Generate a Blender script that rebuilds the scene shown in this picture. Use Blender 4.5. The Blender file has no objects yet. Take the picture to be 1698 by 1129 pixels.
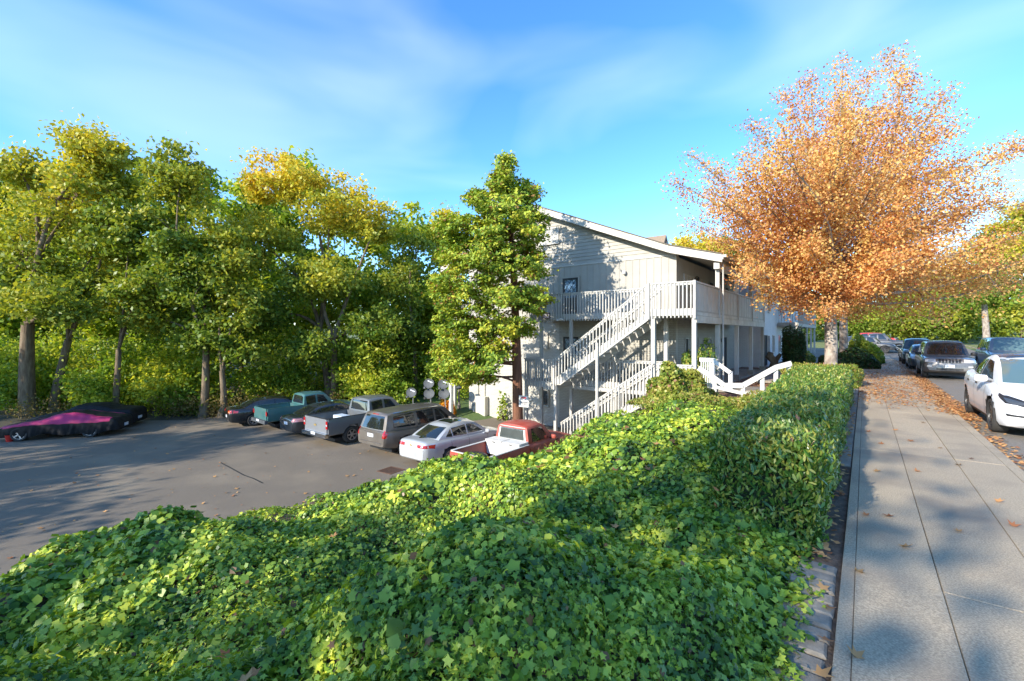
import bpy, bmesh, math, random
import numpy as np
from mathutils import Vector, Matrix
from mathutils.bvhtree import BVHTree

# ------------------------------------------------------------------ camera, sky, sun, exposure
SC = bpy.context.scene
COL = SC.collection
FPX, CX, HY = 755.0, 849.0, 553.0          # focal length, centre column and horizon row in photo pixels
YAW = math.atan2(585.0, FPX)                # the street's vanishing point lies 585 px right of centre
CAMZ = 2.0
cam_d = bpy.data.cameras.new('camera')
cam = bpy.data.objects.new('camera', cam_d)
COL.objects.link(cam)
cam.location = (0, 0, CAMZ)
cam.rotation_euler = (math.pi / 2, 0, YAW)
cam_d.sensor_width = 36.0
cam_d.lens = 36.0 * FPX / 1698.0
cam_d.shift_y = (HY - 564.5) / 1698.0
cam_d.clip_start = 0.05
cam_d.clip_end = 3000
SC.camera = cam

SUN_EL, SUN_AZ = math.radians(25.0), math.radians(192.0)   # azimuth of the sun clockwise from +Y
world = bpy.data.worlds.new('World')
SC.world = world
world.use_nodes = True
nt = world.node_tree
for n in list(nt.nodes):
    nt.nodes.remove(n)
wo = nt.nodes.new('ShaderNodeOutputWorld')
bg = nt.nodes.new('ShaderNodeBackground')
sky = nt.nodes.new('ShaderNodeTexSky')
sky.sky_type = 'NISHITA'
sky.sun_disc = False
sky.sun_elevation = SUN_EL
sky.sun_rotation = SUN_AZ
sky.altitude = 100
sky.air_density = 0.85
sky.dust_density = 0.1
sky.ozone_density = 3.2
bg.inputs['Strength'].default_value = 0.14
tc = nt.nodes.new('ShaderNodeTexCoord')
mp = nt.nodes.new('ShaderNodeMapping')
mp.inputs['Scale'].default_value = (1.0, 1.0, 2.6)
mp.inputs['Rotation'].default_value = (0.25, 0.1, 0.5)
nz = nt.nodes.new('ShaderNodeTexNoise')
nz.inputs['Scale'].default_value = 2.3
nz.inputs['Detail'].default_value = 3.5
nz.inputs['Roughness'].default_value = 0.42
nz.inputs['Distortion'].default_value = 0.5
rp = nt.nodes.new('ShaderNodeValToRGB')
rp.color_ramp.elements[0].position = 0.44
rp.color_ramp.elements[0].color = (0, 0, 0, 1)
rp.color_ramp.elements[1].position = 0.85
rp.color_ramp.elements[1].color = (0.17, 0.17, 0.17, 1)
mixc = nt.nodes.new('ShaderNodeMixRGB')
mixc.inputs['Color2'].default_value = (6.0, 6.3, 6.7, 1)
hsv = nt.nodes.new('ShaderNodeHueSaturation')
hsv.inputs['Saturation'].default_value = 1.2
hsv.inputs['Hue'].default_value = 0.5
hsv.inputs['Value'].default_value = 1.0
nt.links.new(tc.outputs['Generated'], mp.inputs['Vector'])
nt.links.new(mp.outputs['Vector'], nz.inputs['Vector'])
nt.links.new(nz.outputs['Fac'], rp.inputs['Fac'])
nt.links.new(rp.outputs['Color'], mixc.inputs['Fac'])
nt.links.new(sky.outputs['Color'], hsv.inputs['Color'])
nt.links.new(hsv.outputs['Color'], mixc.inputs['Color1'])
nt.links.new(mixc.outputs['Color'], bg.inputs['Color'])
nt.links.new(bg.outputs['Background'], wo.inputs['Surface'])

sun_d = bpy.data.lights.new('sun', 'SUN')
sun_d.energy = 2.75
sun_d.angle = math.radians(0.6)
sun_d.color = (1.0, 0.925, 0.79)
sun = bpy.data.objects.new('sun', sun_d)
COL.objects.link(sun)
LDIR = Vector((-math.sin(SUN_AZ) * math.cos(SUN_EL), -math.cos(SUN_AZ) * math.cos(SUN_EL), -math.sin(SUN_EL)))
sun.rotation_euler = LDIR.to_track_quat('-Z', 'Y').to_euler()

vs = SC.view_settings
vs.view_transform = 'Standard'
vs.look = 'None'
vs.exposure = 1.65
vs.gamma = 1.0
SC.cycles.use_denoising = True
SC.cycles.max_bounces = 8
SC.cycles.diffuse_bounces = 4
SC.cycles.transmission_bounces = 4
SC.cycles.transparent_max_bounces = 8

# ------------------------------------------------------------------ helpers
FW = Vector((-math.sin(YAW), math.cos(YAW), 0))
RT = Vector((math.cos(YAW), math.sin(YAW), 0))
R = math.radians


def P(px, py, d):
    """point seen at photo pixel (px, py) at depth d metres along the lens axis"""
    px, py, d = float(px), float(py), float(d)
    return Vector((0, 0, CAMZ)) + d * (FW + (px - CX) / FPX * RT + Vector((0, 0, (HY - py) / FPX)))


def G(px, py, z):
    return P(px, py, (CAMZ - z) * FPX / (py - HY))


def PY(px, py, Y):
    """point at pixel on the vertical plane y = Y"""
    u = (px - CX) / FPX
    return P(px, py, Y / (FW.y + u * RT.y))


def tag(o, label=None, cat=None, group=None, kind=None):
    if label: o['label'] = label
    if cat: o['category'] = cat
    if group: o['group'] = group
    if kind: o['kind'] = kind
    return o


def empty(name, loc, rz=0, label=None, cat=None, group=None):
    o = bpy.data.objects.new(name, None)
    COL.objects.link(o)
    o.location = loc
    o.rotation_euler = (0, 0, rz)
    return tag(o, label, cat, group)


def link(name, me, parent=None, loc=None, rot=None, scale=None):
    o = bpy.data.objects.new(name, me)
    COL.objects.link(o)
    if parent is not None: o.parent = parent
    if loc is not None: o.location = loc
    if rot is not None: o.rotation_euler = rot
    if scale is not None: o.scale = scale
    return o


class MB:
    """collects simple solids; build() links them as one mesh"""
    def __init__(self):
        self.v, self.f = [], []

    def add(self, vs_, fs):
        b = len(self.v)
        self.v += [tuple(p) for p in vs_]
        self.f += [tuple(i + b for i in f) for f in fs]
        return self

    def box(self, x0, x1, y0, y1, z0, z1):
        return self.add([(x0, y0, z0), (x1, y0, z0), (x1, y1, z0), (x0, y1, z0), (x0, y0, z1), (x1, y0, z1), (x1, y1, z1), (x0, y1, z1)],
                        [(0, 3, 2, 1), (4, 5, 6, 7), (0, 1, 5, 4), (1, 2, 6, 5), (2, 3, 7, 6), (3, 0, 4, 7)])

    def bar(self, a, b, w, h, up=(0, 0, 1)):
        a, b, up = Vector(a), Vector(b), Vector(up)
        d = (b - a).normalized()
        s = d.cross(up)
        if s.length < 1e-4: s = d.cross(Vector((1, 0, 0)))
        s.normalize()
        t = s.cross(d).normalized()
        c = []
        for p in (a, b):
            for i, j in ((-1, -1), (1, -1), (1, 1), (-1, 1)):
                c.append(p + s * (w / 2 * i) + t * (h / 2 * j))
        return self.add(c, [(0, 1, 2, 3), (7, 6, 5, 4), (0, 4, 5, 1), (1, 5, 6, 2), (2, 6, 7, 3), (3, 7, 4, 0)])

    def prism(self, poly, axis, a, b):
        """polygon extruded along an axis ('x': poly in y,z; 'y': poly in x,z; 'z': poly in x,y)"""
        def m(p, t):
            return (t, p[0], p[1]) if axis == 'x' else (p[0], t, p[1]) if axis == 'y' else (p[0], p[1], t)
        n = len(poly)
        vs_ = [m(p, a) for p in poly] + [m(p, b) for p in poly]
        fs = [tuple(range(n)), tuple(range(2 * n - 1, n - 1, -1))]
        for i in range(n):
            j = (i + 1) % n
            fs.append((i, i + n, j + n, j))
        return self.add(vs_, fs)

    def tube(self, pts, rad, n=8, caps=True):
        pts = [Vector(p) for p in pts]
        if not hasattr(rad, '__len__'): rad = [rad] * len(pts)
        vs_, fs = [], []
        ref = None
        for i, p in enumerate(pts):
            d = (pts[min(i + 1, len(pts) - 1)] - pts[max(i - 1, 0)]).normalized()
            if ref is None: ref = Vector((0, 1, 0)) if abs(d.y) < .8 else Vector((1, 0, 0))
            s = d.cross(ref).normalized()
            t = s.cross(d).normalized()
            for k in range(n):
                a = 2 * math.pi * k / n
                vs_.append(p + (s * math.cos(a) + t * math.sin(a)) * rad[i])
        for i in range(len(pts) - 1):
            for k in range(n):
                k2 = (k + 1) % n
                fs.append((i * n + k, i * n + k2, (i + 1) * n + k2, (i + 1) * n + k))
        if caps:
            fs.append(tuple(range(n - 1, -1, -1)))
            fs.append(tuple(range((len(pts) - 1) * n, len(pts) * n)))
        return self.add(vs_, fs)

    def lathe(self, prof, n=16, axis='z', c=(0, 0, 0)):
        vs_, fs = [], []
        for (r, h) in prof:
            for k in range(n):
                a = 2 * math.pi * k / n
                if axis == 'z': vs_.append((c[0] + r * math.cos(a), c[1] + r * math.sin(a), c[2] + h))
                elif axis == 'x': vs_.append((c[0] + h, c[1] + r * math.cos(a), c[2] + r * math.sin(a)))
                else: vs_.append((c[0] + r * math.sin(a), c[1] + h, c[2] + r * math.cos(a)))
        for i in range(len(prof) - 1):
            for k in range(n):
                k2 = (k + 1) % n
                fs.append((i * n + k, i * n + k2, (i + 1) * n + k2, (i + 1) * n + k))
        return self.add(vs_, fs)

    def mesh(self, name, m=None, smooth=None, fixn=False):
        me = bpy.data.meshes.new(name)
        me.from_pydata(self.v, [], self.f)
        if fixn:
            bm = bmesh.new(); bm.from_mesh(me)
            bmesh.ops.recalc_face_normals(bm, faces=bm.faces[:])
            bm.to_mesh(me); bm.free()
        if m is not None: me.materials.append(m)
        if smooth is not None:
            me.shade_smooth()
            me.set_sharp_from_angle(angle=math.radians(smooth))
        me.update()
        return me

    def build(self, name, m, parent=None, smooth=None, loc=None, rot=None, fixn=False):
        return link(name, self.mesh(name, m, smooth, fixn), parent, loc, rot)


def quads_mesh(name, verts, nper, m):
    """numpy: verts (N, nper, 3) -> a mesh of N separate polygons"""
    N = verts.shape[0]
    me = bpy.data.meshes.new(name)
    me.vertices.add(N * nper)
    me.vertices.foreach_set('co', verts.reshape(-1).astype(np.float32))
    me.loops.add(N * nper)
    me.loops.foreach_set('vertex_index', np.arange(N * nper, dtype=np.int32))
    me.polygons.add(N)
    me.polygons.foreach_set('loop_start', np.arange(0, N * nper, nper, dtype=np.int32))
    me.polygons.foreach_set('loop_total', np.full(N, nper, dtype=np.int32))
    if m is not None: me.materials.append(m)
    me.update()
    me.validate()
    return me


# ------------------------------------------------------------------ materials
def _nodes(name):
    m = bpy.data.materials.new(name)
    m.use_nodes = True
    t = m.node_tree
    b = t.nodes['Principled BSDF']
    return m, t, b


def mat(name, col, rough=0.6, col2=None, scale=4.0, detail=6.0, metallic=0.0, bump=0.0, bscale=60.0, spec=0.5, coat=0.0,
        stretch=None, lo=0.35, hi=0.65, island=0.0, col3=None, scale3=0.5):
    m, t, b = _nodes(name)
    b.inputs['Base Color'].default_value = (*col, 1)
    b.inputs['Roughness'].default_value = rough
    b.inputs['Metallic'].default_value = metallic
    b.inputs['Specular IOR Level'].default_value = spec
    b.inputs['Coat Weight'].default_value = coat
    b.inputs['Coat Roughness'].default_value = 0.05
    geo = t.nodes.new('ShaderNodeNewGeometry')
    vec = geo.outputs['Position']
    if stretch:
        mpn = t.nodes.new('ShaderNodeMapping')
        mpn.inputs['Scale'].default_value = stretch
        t.links.new(vec, mpn.inputs['Vector'])
        vec = mpn.outputs['Vector']
    cur = None
    if col2:
        n = t.nodes.new('ShaderNodeTexNoise')
        n.inputs['Scale'].default_value = scale
        n.inputs['Detail'].default_value = detail
        t.links.new(vec, n.inputs['Vector'])
        r = t.nodes.new('ShaderNodeValToRGB')
        r.color_ramp.elements[0].position = lo
        r.color_ramp.elements[1].position = hi
        r.color_ramp.elements[0].color = (*col, 1)
        r.color_ramp.elements[1].color = (*col2, 1)
        t.links.new(n.outputs['Fac'], r.inputs['Fac'])
        cur = r.outputs['Color']
        if col3:
            n3 = t.nodes.new('ShaderNodeTexNoise')
            n3.inputs['Scale'].default_value = scale3
            n3.inputs['Detail'].default_value = 5
            t.links.new(vec, n3.inputs['Vector'])
            r3 = t.nodes.new('ShaderNodeValToRGB')
            r3.color_ramp.elements[0].position = 0.48
            r3.color_ramp.elements[1].position = 0.72
            t.links.new(n3.outputs['Fac'], r3.inputs['Fac'])
            mx = t.nodes.new('ShaderNodeMixRGB')
            mx.inputs['Color2'].default_value = (*col3, 1)
            t.links.new(r3.outputs['Color'], mx.inputs['Fac'])
            t.links.new(cur, mx.inputs['Color1'])
            cur = mx.outputs['Color']
    if island:
        oi = t.nodes.new('ShaderNodeObjectInfo')
        h = t.nodes.new('ShaderNodeHueSaturation')
        ma = t.nodes.new('ShaderNodeMath'); ma.operation = 'MULTIPLY_ADD'
        ma.inputs[1].default_value = island; ma.inputs[2].default_value = 1 - island / 2
        t.links.new(oi.outputs['Random'], ma.inputs[0])
        t.links.new(ma.outputs[0], h.inputs['Value'])
        if cur: t.links.new(cur, h.inputs['Color'])
        else: h.inputs['Color'].default_value = (*col, 1)
        cur = h.outputs['Color']
    if cur: t.links.new(cur, b.inputs['Base Color'])
    if bump:
        n2 = t.nodes.new('ShaderNodeTexNoise')
        n2.inputs['Scale'].default_value = bscale
        n2.inputs['Detail'].default_value = 4
        t.links.new(vec, n2.inputs['Vector'])
        bp = t.nodes.new('ShaderNodeBump')
        bp.inputs['Strength'].default_value = bump
        bp.inputs['Distance'].default_value = 0.02
        t.links.new(n2.outputs['Fac'], bp.inputs['Height'])
        t.links.new(bp.outputs['Normal'], b.inputs['Normal'])
    return m


def leafmat(name, cols, transl=0.35, rough=0.5, nscale=0.35, spec=0.35, tint=(1.15, 1.1, 0.55), nmix=0.5, zramp=None, dead=None, gain=1.4):
    """leaf colour: random per leaf blended with broad clumps; part of the light passes through the blade"""
    cols = [(min(0.8, q[0] * gain), min(0.8, q[1] * gain), min(0.8, q[2] * gain * 0.75)) for q in cols]
    m, t, b = _nodes(name)
    geo = t.nodes.new('ShaderNodeNewGeometry')
    n = t.nodes.new('ShaderNodeTexNoise')
    n.inputs['Scale'].default_value = nscale
    n.inputs['Detail'].default_value = 3
    t.links.new(geo.outputs['Position'], n.inputs['Vector'])
    st = t.nodes.new('ShaderNodeMapRange')
    st.inputs['From Min'].default_value = 0.3; st.inputs['From Max'].default_value = 0.7
    t.links.new(n.outputs['Fac'], st.inputs['Value'])
    a = t.nodes.new('ShaderNodeMix'); a.data_type = 'FLOAT'
    a.inputs['Factor'].default_value = nmix
    oi = t.nodes.new('ShaderNodeObjectInfo')
    ad = t.nodes.new('ShaderNodeMath'); ad.operation = 'ADD'
    t.links.new(geo.outputs['Random Per Island'], ad.inputs[0]); t.links.new(oi.outputs['Random'], ad.inputs[1])
    fr = t.nodes.new('ShaderNodeMath'); fr.operation = 'FRACT'; t.links.new(ad.outputs[0], fr.inputs[0])
    t.links.new(fr.outputs[0], a.inputs['A'])
    t.links.new(st.outputs['Result'], a.inputs['B'])
    fac = a.outputs['Result']
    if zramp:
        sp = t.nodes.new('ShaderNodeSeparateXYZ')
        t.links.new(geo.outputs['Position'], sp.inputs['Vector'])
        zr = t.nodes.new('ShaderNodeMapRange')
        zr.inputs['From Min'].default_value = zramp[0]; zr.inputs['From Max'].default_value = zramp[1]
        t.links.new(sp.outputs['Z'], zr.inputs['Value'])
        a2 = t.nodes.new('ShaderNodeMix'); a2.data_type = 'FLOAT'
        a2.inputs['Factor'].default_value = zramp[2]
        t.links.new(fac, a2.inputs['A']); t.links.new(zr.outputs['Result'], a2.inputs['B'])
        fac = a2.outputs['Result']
    r = t.nodes.new('ShaderNodeValToRGB')
    el = r.color_ramp.elements
    k = len(cols)
    el[0].position = 0.18; el[0].color = (*cols[0], 1)
    el[1].position = 0.82; el[1].color = (*cols[-1], 1)
    for i in range(1, k - 1):
        e = el.new(0.18 + 0.64 * i / (k - 1)); e.color = (*cols[i], 1)
    t.links.new(fac, r.inputs['Fac'])
    colo = r.outputs['Color']
    if dead:
        wn = t.nodes.new('ShaderNodeMath'); wn.operation = 'GREATER_THAN'; wn.inputs[1].default_value = 1 - dead[1]
        t.links.new(fr.outputs[0], wn.inputs[0])
        dm = t.nodes.new('ShaderNodeMixRGB'); dm.inputs['Color2'].default_value = (*dead[0], 1)
        t.links.new(wn.outputs[0], dm.inputs['Fac']); t.links.new(colo, dm.inputs['Color1'])
        colo = dm.outputs['Color']
    t.links.new(colo, b.inputs['Base Color'])
    b.inputs['Roughness'].default_value = rough
    b.inputs['Specular IOR Level'].default_value = spec
    tr = t.nodes.new('ShaderNodeBsdfTranslucent')
    mu = t.nodes.new('ShaderNodeMixRGB'); mu.blend_type = 'MULTIPLY'; mu.inputs['Fac'].default_value = 1
    mu.inputs['Color2'].default_value = (*tint, 1)
    t.links.new(colo, mu.inputs['Color1'])
    t.links.new(mu.outputs['Color'], tr.inputs['Color'])
    mx = t.nodes.new('ShaderNodeMixShader'); mx.inputs['Fac'].default_value = transl
    t.links.new(b.outputs['BSDF'], mx.inputs[1]); t.links.new(tr.outputs['BSDF'], mx.inputs[2])
    t.links.new(mx.outputs['Shader'], t.nodes['Material Output'].inputs['Surface'])
    return m


def brickmat(name, c1, c2, mortar, bump=0.6):
    m, t, b = _nodes(name)
    geo = t.nodes.new('ShaderNodeNewGeometry')
    sp = t.nodes.new('ShaderNodeSeparateXYZ'); t.links.new(geo.outputs['Position'], sp.inputs['Vector'])
    ad = t.nodes.new('ShaderNodeMath'); ad.operation = 'ADD'
    t.links.new(sp.outputs['X'], ad.inputs[0]); t.links.new(sp.outputs['Y'], ad.inputs[1])
    cb = t.nodes.new('ShaderNodeCombineXYZ'); t.links.new(ad.outputs[0], cb.inputs['X']); t.links.new(sp.outputs['Z'], cb.inputs['Y'])
    br = t.nodes.new('ShaderNodeTexBrick')
    br.inputs['Color1'].default_value = (*c1, 1); br.inputs['Color2'].default_value = (*c2, 1); br.inputs['Mortar'].default_value = (*mortar, 1)
    br.inputs['Scale'].default_value = 1.0; br.inputs['Brick Width'].default_value = 0.24; br.inputs['Row Height'].default_value = 0.082
    br.inputs['Mortar Size'].default_value = 0.009; br.inputs['Mortar Smooth'].default_value = 0.3; br.inputs['Bias'].default_value = -0.1
    t.links.new(cb.outputs['Vector'], br.inputs['Vector'])
    nz_ = t.nodes.new('ShaderNodeTexNoise'); nz_.inputs['Scale'].default_value = 1.2; nz_.inputs['Detail'].default_value = 6
    t.links.new(geo.outputs['Position'], nz_.inputs['Vector'])
    mr = t.nodes.new('ShaderNodeMapRange'); mr.inputs['To Min'].default_value = 0.86; mr.inputs['To Max'].default_value = 1.1
    t.links.new(nz_.outputs['Fac'], mr.inputs['Value'])
    mu = t.nodes.new('ShaderNodeVectorMath'); mu.operation = 'SCALE'
    t.links.new(br.outputs['Color'], mu.inputs[0]); t.links.new(mr.outputs['Result'], mu.inputs['Scale'])
    t.links.new(mu.outputs['Vector'], b.inputs['Base Color'])
    b.inputs['Roughness'].default_value = 0.7
    n2 = t.nodes.new('ShaderNodeTexNoise'); n2.inputs['Scale'].default_value = 30; n2.inputs['Detail'].default_value = 3
    t.links.new(geo.outputs['Position'], n2.inputs['Vector'])
    s2 = t.nodes.new('ShaderNodeMath'); s2.operation = 'MULTIPLY_ADD'; s2.inputs[1].default_value = 0.5
    t.links.new(n2.outputs['Fac'], s2.inputs[0])
    inv = t.nodes.new('ShaderNodeMath'); inv.operation = 'SUBTRACT'; inv.inputs[0].default_value = 1.0
    t.links.new(br.outputs['Fac'], inv.inputs[1]); t.links.new(inv.outputs[0], s2.inputs[2])
    bp = t.nodes.new('ShaderNodeBump'); bp.inputs['Strength'].default_value = bump; bp.inputs['Distance'].default_value = 0.015
    t.links.new(s2.outputs[0], bp.inputs['Height']); t.links.new(bp.outputs['Normal'], b.inputs['Normal'])
    return m


def carpaint(name, col, metallic=0.0, rough=0.3, coat=0.8, dust=0.12):
    m, t, b = _nodes(name)
    b.inputs['Metallic'].default_value = metallic
    b.inputs['Coat Weight'].default_value = coat
    b.inputs['Coat Roughness'].default_value = 0.06
    tcn = t.nodes.new('ShaderNodeTexCoord')
    n = t.nodes.new('ShaderNodeTexNoise'); n.inputs['Scale'].default_value = 2.5; n.inputs['Detail'].default_value = 6
    t.links.new(tcn.outputs['Object'], n.inputs['Vector'])
    mr = t.nodes.new('ShaderNodeMapRange'); mr.inputs['From Min'].default_value = 0.35; mr.inputs['From Max'].default_value = 0.8
    mr.inputs['To Max'].default_value = dust
    t.links.new(n.outputs['Fac'], mr.inputs['Value'])
    mx = t.nodes.new('ShaderNodeMixRGB'); mx.inputs['Color1'].default_value = (*col, 1); mx.inputs['Color2'].default_value = (0.32, 0.29, 0.24, 1)
    t.links.new(mr.outputs['Result'], mx.inputs['Fac']); t.links.new(mx.outputs['Color'], b.inputs['Base Color'])
    mr2 = t.nodes.new('ShaderNodeMapRange'); mr2.inputs['To Min'].default_value = rough; mr2.inputs['To Max'].default_value = rough + 0.18
    t.links.new(n.outputs['Fac'], mr2.inputs['Value']); t.links.new(mr2.outputs['Result'], b.inputs['Roughness'])
    return m


def glassmat(name, col=(0.02, 0.025, 0.025), see=0.0):
    m, t, b = _nodes(name)
    b.inputs['Base Color'].default_value = (*col, 1)
    b.inputs['Roughness'].default_value = 0.03
    b.inputs['Specular IOR Level'].default_value = 0.9
    b.inputs['Coat Weight'].default_value = 0.6
    if see:
        tp = t.nodes.new('ShaderNodeBsdfTransparent'); tp.inputs['Color'].default_value = (0.75, 0.82, 0.8, 1)
        mx = t.nodes.new('ShaderNodeMixShader'); mx.inputs['Fac'].default_value = see
        t.links.new(b.outputs['BSDF'], mx.inputs[1]); t.links.new(tp.outputs['BSDF'], mx.inputs[2])
        t.links.new(mx.outputs['Shader'], t.nodes['Material Output'].inputs['Surface'])
    return m


M = {}
M['wall'] = mat('greige_paint', (0.385, 0.36, 0.31), 0.62, (0.35, 0.325, 0.28), 2.0, bump=0.12, bscale=25, island=0.07)
M['trim'] = mat('off_white_paint', (0.49, 0.47, 0.43), 0.55, (0.43, 0.41, 0.37), 3.0, bump=0.1, bscale=30, island=0.08)
M['fascia'] = mat('weathered_white_paint', (0.58, 0.55, 0.49), 0.6, (0.48, 0.44, 0.37), 2.5, bump=0.2, bscale=18, col3=(0.4, 0.36, 0.3), scale3=1.6)
M['white'] = mat('bright_white_paint', (0.70, 0.69, 0.65), 0.5, (0.60, 0.58, 0.53), 4.0, bump=0.1, bscale=30)
M['brick'] = brickmat('painted_brick', (0.39, 0.37, 0.325), (0.43, 0.41, 0.36), (0.29, 0.27, 0.23))
M['stucco'] = brickmat('rough_painted_brick', (0.52, 0.49, 0.43), (0.56, 0.53, 0.47), (0.46, 0.43, 0.37), 1.0)
M['whitewall'] = brickmat('white_brick', (0.72, 0.72, 0.72), (0.76, 0.76, 0.76), (0.62, 0.62, 0.62), 0.5)
M['dark'] = mat('dark_interior', (0.02, 0.02, 0.022), 0.8)
M['shingle'] = mat('asphalt_shingle', (0.10, 0.085, 0.07), 0.9, (0.17, 0.14, 0.11), 14.0, bump=0.5, bscale=40)
M['shingle2'] = mat('brown_shingle', (0.22, 0.16, 0.11), 0.9, (0.30, 0.22, 0.15), 14.0, bump=0.5, bscale=40)
M['pane'] = glassmat('window_glass', (0.035, 0.045, 0.05))
M['blind'] = mat('window_blind', (0.42, 0.40, 0.36), 0.5, (0.36, 0.34, 0.3), 6)
M['blackpaint'] = mat('black_paint', (0.022, 0.022, 0.024), 0.4)
M['latticeglass'] = glassmat('lattice_glass', (0.16, 0.26, 0.36))
M['bronze'] = mat('bronze_metal', (0.10, 0.07, 0.05), 0.45, metallic=0.6)
M['metal'] = mat('galvanised_metal', (0.5, 0.5, 0.5), 0.4, (0.4, 0.4, 0.4), 8, metallic=0.8)
M['greymetal'] = mat('grey_enamel', (0.075, 0.082, 0.09), 0.7, (0.06, 0.066, 0.072), 5, bump=0.03)
M['box'] = mat('beige_enamel', (0.60, 0.57, 0.49), 0.5, (0.52, 0.49, 0.41), 4)
M['asphalt'] = mat('lot_asphalt', (0.145, 0.118, 0.088), 0.85, (0.225, 0.184, 0.135), 90.0, bump=0.5, bscale=140, col3=(0.25, 0.20, 0.14), scale3=0.35, lo=0.4, hi=0.75)
M['road'] = mat('road_asphalt', (0.16, 0.138, 0.112), 0.85, (0.25, 0.215, 0.17), 70.0, bump=0.4, bscale=110, col3=(0.17, 0.145, 0.115), scale3=0.3)
M['concrete'] = mat('sidewalk_concrete', (0.55, 0.44, 0.30), 0.8, (0.31, 0.245, 0.165), 75.0, detail=8, bump=0.6, bscale=150, col3=(0.26, 0.21, 0.155), scale3=0.8, island=0.1)
M['concrete2'] = mat('old_concrete', (0.32, 0.275, 0.215), 0.85, (0.22, 0.19, 0.15), 22.0, bump=0.4, bscale=120, col3=(0.15, 0.14, 0.12), scale3=1.4, island=0.16)
M['joint'] = mat('dirt_joint', (0.035, 0.03, 0.025), 0.95, (0.06, 0.05, 0.04), 30)
M['soil'] = mat('soil', (0.085, 0.06, 0.042), 0.95, (0.16, 0.115, 0.08), 16.0, bump=0.8, bscale=45)
M['mulch'] = mat('mulch', (0.10, 0.05, 0.035), 0.95, (0.20, 0.11, 0.07), 18.0, bump=0.8, bscale=50)
M['grass'] = mat('lawn_grass', (0.055, 0.10, 0.022), 0.9, (0.10, 0.15, 0.035), 9.0, bump=0.9, bscale=70)
M['drygrass'] = mat('dry_verge_grass', (0.20, 0.21, 0.07), 0.9, (0.14, 0.17, 0.05), 3.0, bump=0.8, bscale=50)
M['forest'] = mat('forest_floor', (0.035, 0.035, 0.018), 0.95, (0.07, 0.055, 0.03), 3.0, bump=0.8, bscale=20)
M['bark'] = mat('maple_bark', (0.11, 0.075, 0.045), 0.95, (0.22, 0.165, 0.105), 7.0, bump=1.0, bscale=22, stretch=(1, 1, 0.25))
M['bark2'] = mat('pale_bark', (0.40, 0.34, 0.28), 0.9, (0.22, 0.17, 0.135), 6.0, bump=0.9, bscale=25, stretch=(1, 1, 0.5), lo=0.4, hi=0.6)
M['bark3'] = mat('red_cedar_bark', (0.20, 0.085, 0.045), 0.95, (0.10, 0.045, 0.027), 9.0, bump=1.0, bscale=30, stretch=(1, 1, 0.15))
M['tyre'] = mat('tyre_rubber', (0.022, 0.022, 0.023), 0.8, (0.05, 0.047, 0.043), 6)
M['rim'] = mat('alloy_rim', (0.55, 0.55, 0.56), 0.3, metallic=0.85)
M['darkrim'] = mat('dark_alloy_rim', (0.07, 0.07, 0.075), 0.35, metallic=0.7)
M['carglass'] = glassmat('tinted_car_glass', (0.014, 0.017, 0.017))
M['carglass2'] = glassmat('clear_car_glass', (0.10, 0.16, 0.16))
M['plastic'] = mat('black_plastic', (0.02, 0.02, 0.021), 0.55)
M['chrome'] = mat('chrome', (0.75, 0.75, 0.76), 0.12, metallic=1.0)
M['lampglass'] = glassmat('lamp_lens', (0.42, 0.43, 0.45))
M['tail'] = glassmat('red_lens', (0.36, 0.008, 0.006))
M['amber'] = glassmat('amber_lens', (0.75, 0.22, 0.03))
M['darklens'] = glassmat('dark_lens', (0.06, 0.065, 0.07))
M['plate'] = mat('licence_plate', (0.72, 0.74, 0.78), 0.4, (0.5, 0.54, 0.62), 30)
# ------------------------------------------------------------------ terrain
def sm(t):
    t = np.clip(t, 0, 1)
    return t * t * (3 - 2 * t)


def rise(Y):
    return 1.1 * sm((np.asarray(Y, float) - 48) / 60)


TOE_Y = [-60, -5, 1, 5, 8, 9.4, 10.4, 15.2, 16.9, 17.4, 60]
TOE_X = [-13.6, -13.6, -13.5, -12.9, -12.3, -11.2, -9.1, -8.9, -7.2, -6.95, -6.9]
TOP_Y = [-60, 4, 8, 12, 15, 17, 60]
TOP_X = [-2.6, -2.8, -3.2, -4.0, -5.0, -5.6, -6.2]
ZT_Y = [-60, 10, 14, 17, 60]
ZT_Z = [-0.02, -0.05, -0.22, -0.38, -0.30]
HUMPS = [(-7.9, 7.3, 0.34, 1.05, 0.95), (-7.0, 1.7, 0.48, 1.7, 1.3), (-6.8, 12.8, 0.46, 1.2, 1.2), (-4.7, 10.0, 0.22, 1.3, 1.2),
         (-1.75, 2.3, 0.42, 1.0, 1.1), (-5.2, 4.9, 0.32, 1.1, 0.9), (-3.3, 2.9, -0.5, 0.8, 0.85), (-9.6, 3.8, -0.32, 1.5, 1.3), (-2.6, 6.6, 0.18, 0.8, 1.1),
         (-7.3, 9.9, -0.58, 1.6, 1.1), (-5.9, 8.6, -0.20, 0.7, 0.7), (-4.4, 1.2, -0.2, 0.9, 0.8), (-5.0, 12.0, -0.15, 0.8, 0.8), (-6.6, 4.0, -0.22, 0.8, 0.7)]


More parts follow.
